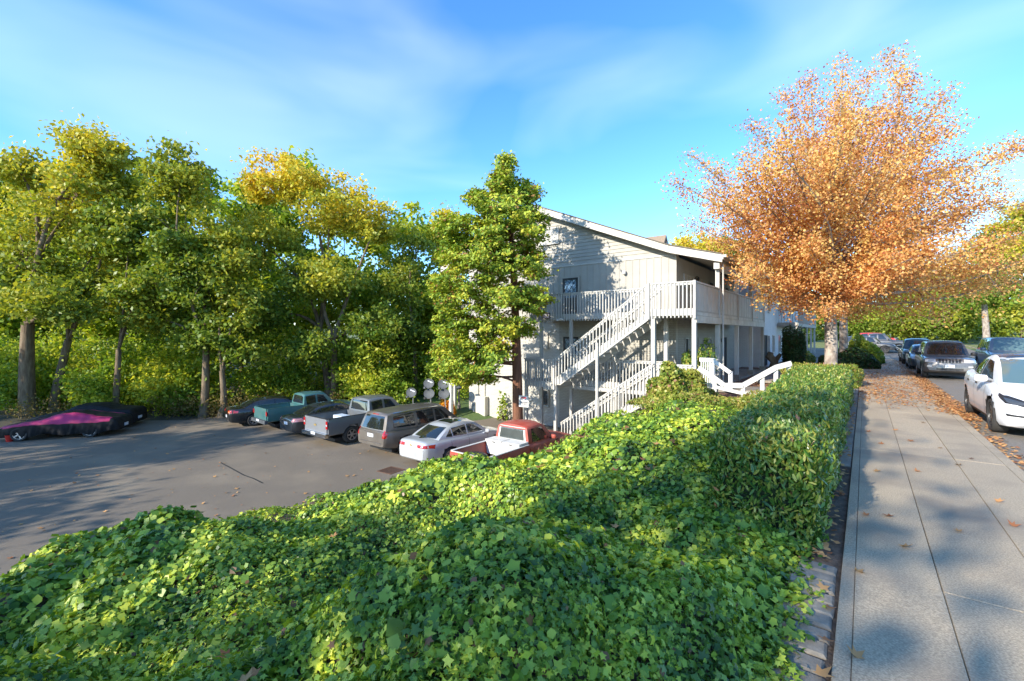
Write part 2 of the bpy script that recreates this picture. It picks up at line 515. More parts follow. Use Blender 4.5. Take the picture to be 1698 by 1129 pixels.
def ivy_z(X, Y):
    """top of the ivy: a bank that falls from the sidewalk to the car park"""
    X = np.asarray(X, float); Y = np.asarray(Y, float)
    toe = np.interp(Y, TOE_Y, TOE_X); top = np.interp(Y, TOP_Y, TOP_X); zt = np.interp(Y, ZT_Y, ZT_Z)
    t = np.clip((X - toe) / (top - toe), 0, 1)
    s = 0.82 * t ** 0.90 + 0.18 * sm(t)
    z = -3.0 + (3.0 + zt) * s
    thick = sm((X - toe) / 0.55)
    b = 0.10 + 0.06 * np.sin(2.3 * X + 0.9 * Y + 0.4) * np.sin(1.9 * Y - 0.7 * X + 1) + 0.075 * np.sin(4.1 * X + 1.0 * Y) * np.sin(3.3 * Y - 1.5 * X) + 0.03 * np.sin(3.7 * X - 2.1 * Y + 2) + 0.035 * np.sin(5.3 * Y + 2.9 * X)
    b = b + 0.30 * np.sqrt(np.abs(np.sin(1.15 * X + 0.42 * Y + 0.35) * np.sin(1.25 * Y - 0.38 * X + 0.55))) - 0.13
    for (hx, hy, a, rx, ry) in HUMPS:
        b = b + (a * 1.3 if a > 0 and hx > -7.5 else a * 1.15) * np.exp(-((X - hx) / rx) ** 2 - ((Y - hy) / ry) ** 2)
    edge = sm((-0.45 - X) / 0.55)
    return z + thick * b * (0.12 + 0.88 * edge)


def ground_z(X, Y):
    X = np.asarray(X, float); Y = np.asarray(Y, float)
    z = ivy_z(X, Y) - 0.09
    toe = np.interp(Y, TOE_Y, TOE_X)
    z = np.where(X < toe, -3.05, z)
    z = np.where(X > -0.5, -0.035, z)
    z = np.where(X > -0.145, -0.30, z)
    z = np.where((Y > 17.1) & (X > -6.9) & (X < -0.17), -0.30 + 0.24 * sm((X + 4.6) / 4.0), z)
    z = np.where((Y > 18.0) & (X < -18) , -3.05 + 0.42 * sm((Y - 18) / 4), z)
    wood = sm((-34.5 - X) / 4) * sm((60 - np.abs(Y)) / 20)
    z = z + wood * 0.3
    z = z + sm((X - 9.6) / 0.5) * 0.32
    z = z + rise(Y) - 0.0
    z = z + 9.0 * sm((np.hypot(X, Y) - 130) / 250)
    return z


def axis_lines(segs):
    out = []
    for a, b, st in segs:
        n = max(1, int(round((b - a) / st)))
        out += [a + (b - a) * i / n for i in range(n)]
    out.append(segs[-1][1])
    return np.array(out)


gx = axis_lines([(-900, -120, 130), (-120, -46, 8), (-46, -16, 1.2), (-16, -0.5, 0.22), (-0.5, -0.15, 0.07), (-0.15, -0.13, 0.02), (-0.13, 2, 0.6), (2, 30, 2), (30, 120, 10), (120, 900, 130)])
gy = axis_lines([(-900, -60, 120), (-60, -6, 4), (-6, 20, 0.26), (20, 60, 1.5), (60, 130, 6), (130, 1100, 120)])
GX, GY = np.meshgrid(gx, gy)
GZ = ground_z(GX, GY)
nx, ny = len(gx), len(gy)
gv = np.stack([GX, GY, GZ], -1).reshape(-1, 3)
ii, jj = np.meshgrid(np.arange(nx - 1), np.arange(ny - 1))
a0 = (jj * nx + ii).reshape(-1)
gf = np.stack([a0, a0 + 1, a0 + 1 + nx, a0 + nx], -1)
me = bpy.data.meshes.new('ground')
me.from_pydata(gv.tolist(), [], gf.tolist())
for k in ('forest', 'soil', 'grass', 'mulch', 'drygrass'): me.materials.append(M[k])
cxm = 0.5 * (gx[ii] + gx[ii + 1]).reshape(-1); cym = 0.5 * (gy[jj] + gy[jj + 1]).reshape(-1)
mi = np.full(cxm.shape, 2)
mi[(cxm < -20) & (cym < 80)] = 0
mi[(cxm > -14) & (cxm < 1) & (cym < 18) & (cym > -60)] = 1
mi[(cxm > -7) & (cxm < 1) & (cym >= 17.0) & (cym < 46)] = 3
mi[(cxm < -19) & (cxm > -31) & (cym > 17.5) & (cym < 34)] = 2
mi[(cxm > 9) | (cym > 70)] = 4
me.polygons.foreach_set('material_index', mi.astype(np.int32))
me.shade_smooth()
tag(link('ground', me), kind='structure')

# car park
LOT = -3.0
mb = MB()
lot_poly = [(-13.0, -45), (-13.0, 0.5), (-12.4, 5), (-11.6, 8.4), (-8.4, 10.2), (-6.9, 16.5), (-6.9, 20.9), (-18.6, 20.9), (-18.6, 17.3), (-30.6, 17.3),
            (-30.9, 9.3), (-33.2, 7.4), (-36.6, 5.0), (-36.6, -45)]
me = bpy.data.meshes.new('parking_lot')
me.from_pydata([(x, y, LOT) for x, y in lot_poly], [], [tuple(range(len(lot_poly)))[::-1]])
me.materials.append(M['asphalt'])
bm = bmesh.new(); bm.from_mesh(me); bmesh.ops.recalc_face_normals(bm, faces=bm.faces[:])
for f in bm.faces:
    if f.normal.z < 0: f.normal_flip()
bm.to_mesh(me); bm.free()
lot = tag(link('parking_lot', me), kind='structure')
M['tar'] = mat('tar_seal', (0.018, 0.018, 0.019), 0.7)
M['rust'] = mat('rusty_iron', (0.16, 0.075, 0.04), 0.8, (0.09, 0.05, 0.03), 30, bump=0.4, bscale=80)
mb = MB()
ck = [G(x, y, LOT + 0.004) for x, y in ((366, 767), (385, 777), (405, 788), (420, 793), (436, 801))]
for a, b in zip(ck, ck[1:]):
    mb.bar(a, b, 0.045, 0.004)
mb.build('asphalt_crack', M['tar'], lot)
gp = G(648, 780, LOT)
gr = empty('storm_drain', (gp.x, gp.y, LOT), 0.1, 'rusty slotted storm drain grate set in the car park beside the grey minivan', 'drain')
MB().box(-0.36, 0.36, -0.36, -0.31, -0.02, 0.014).box(-0.36, 0.36, 0.31, 0.36, -0.02, 0.014).box(-0.36, -0.31, -0.31, 0.31, -0.02, 0.014).box(0.31, 0.36, -0.31, 0.31, -0.02, 0.014).build('frame', M['rust'], gr)
MB().box(-0.33, 0.33, -0.33, 0.33, 0.003, 0.005).build('pit', M['dark'], gr)
for k in range(7):
    x = -0.26 + k * 0.087
    MB().box(x - 0.022, x + 0.022, -0.31, 0.31, 0.006, 0.013).build('bar', M['rust'], gr)

# road with its kerb
def sheet(name, x0, x1, ys, zf, m):
    v = []
    for y in ys: v += [(x0, y, zf(y)), (x1, y, zf(y))]
    f = [(2 * i, 2 * i + 1, 2 * i + 3, 2 * i + 2) for i in range(len(ys) - 1)]
    o = MB().add(v, f).build(name, m)
    return tag(o, kind='structure')


ys_r = list(np.concatenate([np.arange(-60, 46, 6.0), np.arange(46, 150, 4.0)]))
sheet('road', 1.70, 9.85, ys_r, lambda y: -0.12 + float(rise(y)), M['road'])
sheet('driveway', -14.0, 1.66, list(np.arange(47.5, 68, 2.0)), lambda y: -0.085 + float(rise(y)), M['road'])
ap = MB()
kerb = bpy.data.objects.new('kerb', None); COL.objects.link(kerb); kerb['kind'] = 'structure'
kerb_me = MB().prism([(1.695, -0.3), (1.85, -0.3), (1.845, -0.02), (1.825, 0.0), (1.695, 0.0)], 'y', 0.004, 2.596).mesh('kerb_stone', M['concrete'], fixn=True)
for k in range(-4, 18):
    link('kerb_stone', kerb_me, kerb, (0, -0.37 + 2.6 * k, -0.003))
kerb2 = bpy.data.objects.new('far_kerb', None); COL.objects.link(kerb2); kerb2['kind'] = 'structure'
for k in range(-3, 26):
    o = link('kerb_stone', kerb_me, kerb2, (9.85 + 1.85, 4.0 * k, float(rise(4.0 * k)) - 0.003), None, None)
    o.rotation_euler = (math.atan((float(rise(4.0 * k + 4)) - float(rise(4.0 * k))) / 4.0), 0, 0); o.scale = (1, 4.0 / 2.6, 1)
    o.location.x = 8.0

# sidewalk: one slab per field, joints between
walk = bpy.data.objects.new('sidewalk', None); COL.objects.link(walk); walk['kind'] = 'structure'
base = MB().box(-0.155, 1.692, -20, 47.3, -0.14, -0.022).build('joint_bed', M['joint'], walk)


def bevel_slab(w, l, h=0.12, b=0.004):
    return MB().add([(0, 0, -h), (w, 0, -h), (w, l, -h), (0, l, -h), (0, 0, -b), (w, 0, -b), (w, l, -b), (0, l, -b), (b, b, 0), (w - b, b, 0), (w - b, l - b, 0), (b, l - b, 0)],
                    [(0, 3, 2, 1), (0, 1, 5, 4), (1, 2, 6, 5), (2, 3, 7, 6), (3, 0, 4, 7), (4, 5, 9, 8), (5, 6, 10, 9), (6, 7, 11, 10), (7, 4, 8, 11), (8, 9, 10, 11)])


cols_x = [(-0.155, -0.065), (-0.062, 0.475), (0.482, 1.124), (1.131, 1.688)]
slab_me = [bevel_slab(b - a, 5.193).mesh('slab', M['concrete']) for a, b in cols_x]
rnd = random.Random(5)
for k in range(-4, 9):
    for c, (a, b) in enumerate(cols_x):
        link('slab', slab_me[c], walk, (a, 4.835 + 5.2 * k + 0.005, rnd.uniform(-0.003, 0.003)), (rnd.uniform(-.0004, .0004), rnd.uniform(-.001, .001), 0))
# edging pavers and strip between sidewalk and hedge
edge = bpy.data.objects.new('edging_strip', None); COL.objects.link(edge); edge['kind'] = 'structure'
pv = [bevel_slab(0.27 + 0.02 * i, 0.152 + 0.006 * i, 0.09, 0.016).mesh('paver', M['concrete2']) for i in range(3)]
for k in range(26):
    link('paver', pv[k % 3], edge, (-0.185 - 0.27 - 0.02 * (k % 3) + rnd.uniform(-.012, .008), 4.66 - 0.175 * k, -0.012 + rnd.uniform(-.008, .008)), (rnd.uniform(-.03, .03), rnd.uniform(-.03, .03), rnd.uniform(-.04, .04)))
sl = bevel_slab(0.33, 1.5, 0.06, 0.01).mesh('strip_slab', M['concrete2'])
for k in range(7):
    link('strip_slab', sl, edge, (-0.50, 8.6 + 1.52 * k, -0.012 + rnd.uniform(-.006, .006)), (0, rnd.uniform(-.01, .01), rnd.uniform(-.006, .006)))

# entry walk from the sidewalk to the building, and the path along the front
ew = bpy.data.objects.new('entry_path', None); COL.objects.link(ew); ew['kind'] = 'structure'
for k in range(3):
    bevel_slab(1.52, 1.5, 0.1, 0.008).build('slab', M['concrete2'], ew, loc=(-1.72 - 1.53 * k + 0.02, 18.9, -0.035 - 0.075 * k), rot=(0, -0.045, 0))
fp = bpy.data.objects.new('front_path', None); COL.objects.link(fp); fp['kind'] = 'structure'
fpm = bevel_slab(1.25, 1.98, 0.1, 0.008).mesh('slab', M['concrete2'])
for k in range(12):
    link('slab', fpm, fp, (-3.85, 23.0 + 2.0 * k, -0.10))
tag(MB().prism([(-4.3, 33.5), (-2.3, 33.5), (-2.3, 33.8), (-4.3, 33.8)], 'z', -0.3, 0.06).build('path_step', mat('yellow_step', (0.62, 0.42, 0.16), 0.7, (0.5, 0.34, 0.14), 5)),
    'yellow painted step edge across the front path by the columnar shrub', 'step')

# ------------------------------------------------------------------ apartment building
B = empty('apartment_building', (0, 0, 0), 0, 'greige two tone apartment block with outside stairs, balconies and a low gable roof', 'building')
XL, XR, YG, YB = -19.5, -6.74, 20.8, 33.0
ZU, ZM = 2.86, -0.22                      # upper and middle floor levels
RIDGE_X, RIDGE_Z = -14.4, 9.09


def roof_z(x):
    if x < RIDGE_X: return RIDGE_Z - 0.40 * (RIDGE_X - x)
    if x < -6.86: return RIDGE_Z - 0.416 * (x - RIDGE_X)
    return RIDGE_Z - 0.416 * (-6.86 - RIDGE_X) - 0.285 * (x + 6.86)


MB().box(XL, XR, YG, YG + 0.25, -3.2, 2.60).build('gable_brick_wall', M['stucco'], B).data.materials
MB().box(XR - 0.25, XR - 0.002, YG + 0.251, YB, -3.2, 2.60).build('street_brick_wall', M['brick'], B)
MB().box(XL, XL + 0.25, YG + 0.251, YB, -3.2, 6.0).build('rear_wall', M['wall'], B)
MB().box(XL, XR, YB - 0.25, YB, -3.2, 6.0).build('end_wall', M['wall'], B)
MB().box(-12.9, XR - 0.01, YG - 0.03, YG - 0.002, -3.15, 2.60).build('gable_brick_facing', M['brick'], B)
MB().prism([(XL + .02, 2.6), (XR - .02, 2.6), (XR - .02, 5.55), (RIDGE_X, 8.7), (XL + .02, 6.6)], 'y', YG + 0.012, YG + 0.2).build('gable_sheathing', M['wall'], B, fixn=True)
MB().box(XR - 0.2, XR - 0.012, YG + 0.21, YB - .26, 2.6, 5.5).build('street_sheathing', M['wall'], B)
# vertical boards of the upper storey, gable side
pitch = 0.345
x = XR
k = 0
while x - pitch > XL:
    x0, x1 = x - pitch + 0.008, x - 0.008
    MB().box(x0, x1, YG - 0.012, YG + 0.01, 2.58, 5.53).build('vertical_board', M['wall'], B)
    if k: MB().box(x - 0.022, x + 0.022, YG - 0.034, YG - 0.0135, 2.58, 5.53).build('batten', M['wall'], B)
    x -= pitch; k += 1
MB().box(XR - 0.06, XR + 0.03, YG - 0.04, YG + 0.05, 2.58, 5.56).build('corner_board', M['wall'], B)
MB().box(XL, XR + .02, YG - 0.05, YG + 0.01, 5.535, 5.60).build('band_board', M['trim'], B)
# vertical boards, street side
y = YG + 0.06; k = 0
while y + 0.3 < YB - 0.1:
    MB().box(XR - 0.011, XR + 0.010, y, y + 0.284, 2.62, 5.6 if y < 21 else 5.45).build('vertical_board', M['wall'], B)
    y += 0.30
# lap siding in the gable
zz = 5.60; rowh = 0.182
while zz < 8.75:
    def xr(zv): return min(XR - 0.01, RIDGE_X + (RIDGE_Z - 0.30 - zv) / 0.416)
    def xl(zv): return max(XL, RIDGE_X - (RIDGE_Z - 0.30 - zv) / 0.40)
    z1 = zz + rowh - 0.004
    if xr(z1) - xl(z1) < 0.3: break
    v = []
    for (zv, yo) in ((zz, YG - 0.034), (z1, YG - 0.006), (z1, YG + 0.011), (zz, YG + 0.011)):
        v += [(xl(zv), yo, zv), (xr(zv), yo, zv)]
    MB().add(v, [(0, 1, 3, 2), (2, 3, 5, 4), (4, 5, 7, 6), (6, 7, 1, 0), (0, 2, 4, 6), (1, 7, 5, 3)]).build('lap_board', M['wall'], B, fixn=True)
    zz += rowh

# roof: slab with soffit, shingle skin and fascia boards
rp_ = [(-21.4, roof_z(-21.4)), (RIDGE_X, RIDGE_Z), (-6.86, roof_z(-6.86)), (-4.66, roof_z(-4.66))]
slab_poly = [(x, z - 0.045) for x, z in rp_] + [(x, z - 0.23) for x, z in rp_[::-1]]
roof = MB().prism(slab_poly, 'y', 20.28, YB + 0.5).build('roof', M['wall'], B, fixn=True)
MB().prism([(x, z) for x, z in rp_] + [(x, z - 0.043) for x, z in rp_[::-1]], 'y', 20.14, YB + 0.55).build('shingle_layer', M['shingle'], roof, fixn=True)
for (xa, xb) in ((-21.4, RIDGE_X), (RIDGE_X, -12.35), (-12.34, -6.87), (-6.86, -4.66)):
    za, zb = roof_z(xa), roof_z(xb)
    MB().prism([(xa, za - 0.05), (xb, zb - 0.05), (xb, zb - 0.37), (xa, za - 0.37)], 'y', 20.19, 20.27).build('fascia_board', M['fascia'], roof, fixn=True)
MB().box(-4.655, -4.615, 20.2, YB + 0.5, roof_z(-4.66) - 0.25, roof_z(-4.66) - 0.05).build('eave_fascia', M['trim'], roof)
MB().box(-4.61, -4.5, 20.2, YB + 0.5, roof_z(-4.66) - 0.17, roof_z(-4.66) - 0.06).build('gutter', M['trim'], roof)
# eave beam under the roof on the street side
MB().box(-5.03, -4.80, 20.35, YB, 4.72, 4.98).build('eave_beam', M['trim'], B)
# decks
MB().box(-13.3, -6.62, 18.7, YG - 0.04, 2.68, ZU).build('upper_walkway_deck', M['wall'], B)
MB().box(-6.6, -4.87, 17.22, YB - 1.4, 2.68, ZU).build('upper_landing_deck', M['wall'], B)
MB().box(-12.6, -4.87, 18.7, YG - 0.04, -0.42, ZM).build('middle_walkway_deck', M['wall'], B)
MB().box(-12.6, -10.92, 17.22, 18.69, -0.42, ZM).build('middle_landing_deck', M['wall'], B)
MB().box(-6.4, -4.87, 17.22, 18.69, -0.42, ZM).build('entry_landing_deck', M['wall'], B)
MB().box(-6.73, -4.87, YG - 0.03, YB - 1.4, -0.5, ZM).build('porch_floor', M['concrete2'], B)
MB().box(-4.93, -4.84, 17.25, YB - 1.4, 2.40, 2.66).build('edge_beam', M['fascia'], B)
MB().box(-12.6, -6.7, 18.62, 18.69, -0.60, -0.43).build('edge_beam', M['trim'], B)

bal_meshes = {}


def bal_mesh(h, m, w=0.042):
    key = (round(h, 3), m.name, w)
    if key not in bal_meshes:
        bal_meshes[key] = MB().box(-w / 2, w / 2, -w / 2, w / 2, 0, h).mesh('baluster', m)
    return bal_meshes[key]


def railing(parent, a, b, floor, m, name='railing', top=1.07, drop=0.27, pitch=0.145, out=(0, -1), skirt=True):
    """flat railing between two plan points; balusters run past the deck edge"""
    a, b = Vector((*a, 0)), Vector((*b, 0))
    d = b - a; L = d.length; d.normalize()
    rr = bpy.data.objects.new(name, None); COL.objects.link(rr); rr.parent = parent
    ang = math.atan2(d.y, d.x)
    MB().bar(a + Vector((0, 0, floor + top - 0.02)), b + Vector((0, 0, floor + top - 0.02)), 0.10, 0.04).build('hand_rail', m, rr)
    o = Vector((out[0], out[1], 0)) * 0.045
    MB().bar(a - o * 0.2 + Vector((0, 0, floor + top - 0.09)), b - o * 0.2 + Vector((0, 0, floor + top - 0.09)), 0.035, 0.085).build('under_rail', m, rr)
    if skirt: MB().bar(a - o * 0.2 + Vector((0, 0, floor - 0.06)), b - o * 0.2 + Vector((0, 0, floor - 0.06)), 0.04, 0.26).build('skirt_board', m, rr)
    n = int(L / pitch)
    for k in range(n):
        p = a + d * (L * (k + 0.5) / n) + o * 0.72
        link('baluster', bal_mesh(top + drop - 0.042, m), rr, (p.x, p.y, floor - drop), (0, 0, ang))
    return rr


railing(B, (-13.3, 18.7), (-6.75, 18.7), ZU, M['trim'], 'walkway_railing')
railing(B, (-13.3, 20.7), (-13.3, 18.75), ZU, M['trim'], 'walkway_end_railing', out=(-1, 0))
railing(B, (-6.55, 17.2), (-4.95, 17.2), ZU, M['trim'], 'landing_railing')
railing(B, (-12.58, 17.2), (-10.98, 17.2), ZM, M['trim'], 'middle_landing_railing')
railing(B, (-12.6, 18.65), (-12.6, 17.25), ZM, M['trim'], 'middle_landing_side_railing', out=(-1, 0))
railing(B, (-10.9, 18.7), (-6.5, 18.7), ZM, M['trim'], 'middle_walkway_railing')
railing(B, (-6.3, 17.2), (-4.97, 17.2), ZM, M['trim'], 'entry_railing')
# stair flights


def stair(parent, name, xa, za, xb, zb, yf, yb, m):
    st = bpy.data.objects.new(name, None); COL.objects.link(st); st.parent = parent
    n = 15
    run, rs = xb - xa, zb - za
    sl_ = rs / run
    for yy in (yf, yb):
        MB().prism([(xa - .05, za - 0.05), (xa + 0.28, za - 0.05), (xb, zb - 0.33), (xb, zb - 0.02), (xa - .05, za + 0.20)], 'y', yy - 0.022, yy + 0.022).build('stringer', m, st, fixn=True)
    for k in range(n):
        xx = xa + run * (k + 0.5) / n; z1 = za + rs * (k + 1) / (n + 0.0) - 0.02
        MB().box(xx - run / n * 0.5 - 0.02, xx + run / n * 0.5, yf + 0.024, yb - 0.024, z1 - 0.045, z1).build('tread', m, st)
    for yy, o in ((yf, -1), (yb, 1)):
        h = 1.05
        MB().bar((xa, yy, za + h + 0.02), (xb, yy, zb + h + 0.02), 0.09, 0.042).build('hand_rail', m, st)
        MB().bar((xa, yy, za + h - 0.06), (xb, yy, zb + h - 0.06), 0.034, 0.08).build('under_rail', m, st)
        nb = int(run / 0.148)
        for k in range(nb):
            f = (k + 0.5) / nb
            link('baluster', bal_mesh(h + 0.16, m), st, (xa + run * f, yy + o * 0.045, za + rs * f - 0.16))
    return st


stair(B, 'upper_stair', -10.9, ZM, -6.62, ZU, 17.2, 18.62, M['trim'])
stair(B, 'lower_stair', -10.6, LOT, -6.42, ZM, 17.2, 18.56, M['trim'])
# posts


def post(x, y, z0, z1, w=0.13, m=None, name='post'):
    return MB().box(x - w / 2, x + w / 2, y - w / 2, y + w / 2, z0, z1).build(name, m or M['trim'], B)


post(-12.55, 17.3, LOT, ZM - .42 + .22); post(-10.93, 17.29, LOT, ZM + 1.03); post(-8.8, 17.13, LOT, 1.62, 0.1)
post(-6.47, 17.3, -0.6, 2.66, 0.15); post(-4.94, 17.3, -0.5, 2.66, 0.15)
post(-6.62, 17.18, 2.55, 3.95, 0.09); post(-4.90, 17.18, 2.55, 3.95, 0.09); post(-10.95, 17.17, -0.5, 0.9, 0.09)
for xx in (-12.7, -11.0, -8.8): post(xx, 18.78, LOT, 2.66)
post(-6.5, 18.8, -0.42, 2.66, 0.15); post(-6.45, 18.6, LOT, -0.43, 0.15)
post(-4.9, 17.33, LOT + 2.2, -0.43, 0.2)
for yy in (20.7, 24.3, 27.8, 31.4):
    post(-4.95, yy, -0.42, 2.39, 0.17); post(-4.95, yy, 3.93, 4.71, 0.16)
    MB().box(-5.1, -4.8, yy - .15, yy + .15, -0.42, 0.0).build('post_base', M['concrete2'], B)
MB().tube([(-4.72, 20.62, 4.9), (-4.72, 20.62, 0.0)], 0.035, 8).build('downpipe', M['trim'], B)
# street side balcony: solid panels of vertical planks
pb = [17.28, 20.62, 24.22, 27.72, 31.4]
for a, b in zip(pb, pb[1:]):
    pn = bpy.data.objects.new('balcony_panel', None); COL.objects.link(pn); pn.parent = B
    n = max(3, int(round((b - a) / 0.3)))
    for k in range(n):
        ya = a + 0.07 + (b - a - 0.14) * k / n; yb_ = a + 0.07 + (b - a - 0.14) * (k + 1) / n
        MB().box(-4.905, -4.88 + 0.006 * (k % 2), ya, yb_ - 0.014, ZU - 0.06, ZU + 1.0).build('plank', M['trim'], pn)
    MB().box(-4.96, -4.84, a - 0.02, b - 0.03, ZU + 1.003, ZU + 1.065).build('cap_rail', M['trim'], pn)
    MB().box(-4.93, -4.83, b - 0.075, b + 0.075, ZU - 0.185, ZU + 1.0).build('panel_post', M['trim'], pn)
    MB().box(-4.93, -4.86, a, b, ZU - 0.19, ZU - 0.065).build('base_rail', M['fascia'], pn)


# openings
def opening(parent, kind, axis, c, w, h, frame_m, pane_m, fw=0.06, split=0, lattice=0, sill=True):
    """window or door on a wall: 'y' wall faces -Y, 'x' wall faces +X. c = centre of the bottom edge on the wall face"""
    o = bpy.data.objects.new(kind, None); COL.objects.link(o); o.parent = parent
    o.location = c
    o.rotation_euler = (0, 0, 0 if axis == 'y' else math.pi / 2)
    f = MB()
    f.box(-w / 2, -w / 2 + fw, -0.05, 0.0, 0, h).box(w / 2 - fw, w / 2, -0.05, 0.0, 0, h).box(-w / 2 + fw, w / 2 - fw, -0.05, 0.0, h - fw, h).box(-w / 2 + fw, w / 2 - fw, -0.05, 0.0, 0, fw)
    f.build('frame', frame_m, o)
    for i in range(split):
        xx = -w / 2 + w * (i + 1) / (split + 1)
        MB().box(xx - fw * .4, xx + fw * .4, -0.045, -0.012, fw, h - fw).build('mullion', frame_m, o)
    MB().box(-w / 2 + fw, w / 2 - fw, -0.022, -0.010, fw, h - fw).build('pane', pane_m, o)
    if sill and kind == 'window': MB().box(-w / 2 - 0.05, w / 2 + 0.05, -0.10, -0.051, -0.05, 0.02).build('sill', frame_m, o)
    return o


def lattice_door(parent, c):
    o = bpy.data.objects.new('door', None); COL.objects.link(o); o.parent = parent; o.location = c
    o['label'] = 'black door with a diamond lattice window'
    w, h = 0.92, 2.05
    MB().box(-w / 2, w / 2, -0.06, 0.0, 0, 1.02).box(-w / 2, -w / 2 + 0.11, -0.06, 0, 1.02, h).box(w / 2 - .11, w / 2, -0.06, 0, 1.02, h).box(-w / 2 + .11, w / 2 - .11, -0.06, 0, h - .1, h).build('door_leaf', M['blackpaint'], o)
    MB().box(-w / 2 + .11, w / 2 - .11, -0.03, -0.02, 1.02, h - .1).build('lattice_pane', M['latticeglass'], o)
    mb = MB(); x0, x1, z0, z1 = -w / 2 + .11, w / 2 - .11, 1.02, h - .1
    st = (x1 - x0) / 2.5
    def clip(xa, za, xb, zb):
        t0, t1 = 0.0, 1.0
        for p, q in ((-(xb - xa), xa - x0), (xb - xa, x1 - xa), (-(zb - za), za - z0), (zb - za, z1 - za)):
            if abs(p) < 1e-9:
                if q < 0: return None
            else:
                r_ = q / p
                if p < 0: t0 = max(t0, r_)
                else: t1 = min(t1, r_)
        return None if t1 - t0 < 0.02 else (xa + (xb - xa) * t0, za + (zb - za) * t0, xa + (xb - xa) * t1, za + (zb - za) * t1)
    for k in range(-6, 9):
        for s in (1, -1):
            xa = x0 + k * st
            c4 = clip(xa, z0, xa + s * 1.0, z0 + 1.35)
            if c4: mb.bar((c4[0], -0.036 - 0.004 * s, c4[1]), (c4[2], -0.036 - 0.004 * s, c4[3]), 0.006, 0.024, up=(0, 1, 0)) if False else mb.bar((c4[0], -0.038 - 0.004 * s, c4[1]), (c4[2], -0.038 - 0.004 * s, c4[3]), 0.022, 0.006, up=(0, 1, 0))
    mb.build('lattice', M['blackpaint'], o)
    MB().box(-w / 2 - .08, -w / 2 - .002, -0.07, 0, 0, h + .08).box(w / 2 + .002, w / 2 + .08, -0.07, 0, 0, h + .08).box(-w / 2 - .002, w / 2 + .002, -0.07, 0, h + .002, h + .08).build('door_frame', M['wall'], o)
    return o


pt = PY(947, 524, YG); lattice_door(B, (pt.x, YG - 0.035, ZU + 0.0))
pt = PY(948, 600, YG); lattice_door(B, (pt.x, YG - 0.035, ZM + 0.0))
pt = PY(911, 400, YG); opening(B, 'window', 'y', (pt.x, YG - 0.04, 6.85), 1.25, 0.85, M['trim'], M['blind'], 0.05, 1)
pt = PY(903, 578, YG); opening(B, 'window', 'y', (pt.x, YG - 0.035, 1.2), 0.55, 0.85, M['wall'], M['blind'])
pt = PY(903, 670, YG); opening(B, 'window', 'y', (pt.x, YG - 0.035, -1.95), 0.62, 0.9, M['wall'], M['pane'], 0.05)
pt = PY(893, 578, YG); 
pt = PY(1045, 600, YG); opening(B, 'window', 'y', (pt.x, YG - 0.035, -1.9), 0.8, 0.9, M['wall'], M['pane'], 0.05)
pt = PY(1006, 600, YG); opening(B, 'window', 'y', (pt.x, YG - 0.035, 0.9), 0.5, 1.1, M['wall'], M['blind'], 0.05)
# street side openings: upper and middle floors
for (yy, w, h, zb, sp, kind, pm) in ((22.6, 1.5, 0.62, 4.2, 2, 'window', 'blind'), (24.55, 0.9, 2.0, ZU, 0, 'door', 'wall'), (26.6, 0.9, 2.0, ZU, 0, 'door', 'dark'), (28.4, 1.0, 1.2, 3.8, 1, 'window', 'pane'), (30.2, 0.9, 2.0, ZU, 0, 'door', 'dark'),
                                   (22.3, 0.5, 1.2, 0.6, 0, 'window', 'pane'), (24.6, 0.9, 2.05, ZM, 0, 'door', 'wall'), (26.3, 0.8, 1.3, 0.5, 0, 'window', 'pane'), (27.9, 0.9, 1.4, 0.4, 1, 'window', 'pane'), (29.8, 0.9, 2.05, ZM, 0, 'door', 'dark')):
    opening(B, kind, 'x', (XR + (0.012 if zb > 2 else 0.0), yy, zb), w, h, M['trim'] if kind == 'window' else M['wall'], M[pm], 0.06, sp)
# small fittings
lam = bpy.data.objects.new('wall_light', None); COL.objects.link(lam); lam.parent = B; pt = PY(1037, 452, YG); lam.location = (pt.x, YG - 0.04, pt.z)
MB().box(-0.06, 0.06, -0.03, 0, -0.08, 0.08).build('backplate', M['trim'], lam)
MB().lathe([(0.0, 0.09), (0.06, 0.08), (0.09, 0.03), (0.085, -0.06), (0.05, -0.1), (0.0, -0.1)], 12, 'z', (0, -0.11, 0)).build('globe', M['white'], lam, smooth=60)
for yy, z in ((23.75, 4.75), (28.9, 1.6), (25.3, 1.55)):
    lam = bpy.data.objects.new('wall_lantern', None); COL.objects.link(lam); lam.parent = B; lam.location = (XR + 0.02, yy, z)
    MB().box(0, 0.03, -0.05, 0.05, -0.1, 0.1).box(0.03, 0.12, -0.012, 0.012, 0.1, 0.125).build('bracket', M['blackpaint'], lam)
    MB().lathe([(0.0, 0.1), (0.08, 0.03), (0.06, 0.02), (0.055, -0.14), (0.0, -0.16)], 8, 'z', (0.12, 0, 0)).build('lantern', M['blackpaint'], lam)
fl = bpy.data.objects.new('flood_light', None); COL.objects.link(fl); fl.parent = B; pt = PY(906, 523, 18.55); fl.location = pt; fl.rotation_euler = (0.35, 0, 0.5)
MB().box(-0.17, 0.17, -0.05, 0.05, -0.13, 0.13).build('housing', M['plastic'], fl)
MB().box(-0.145, 0.145, -0.056, -0.051, -0.105, 0.105).build('lens', M['lampglass'], fl)
MB().box(-0.03, 0.03, 0.05, 0.22, -0.03, 0.03).build('bracket', M['plastic'], fl)
sc_ = bpy.data.objects.new('security_camera', None); COL.objects.link(sc_); sc_.parent = B; pt = PY(928, 530, 18.55); sc_.location = pt
MB().tube([(-.12, -.06, -.03), (0.1, 0, 0.03)], 0.05, 10).build('camera_body', M['white'], sc_)
MB().lathe([(0, .0), (.06, .01), (.06, .05), (0, .05)], 10, 'y', (0.1, 0, 0)).build('mount', M['white'], sc_)
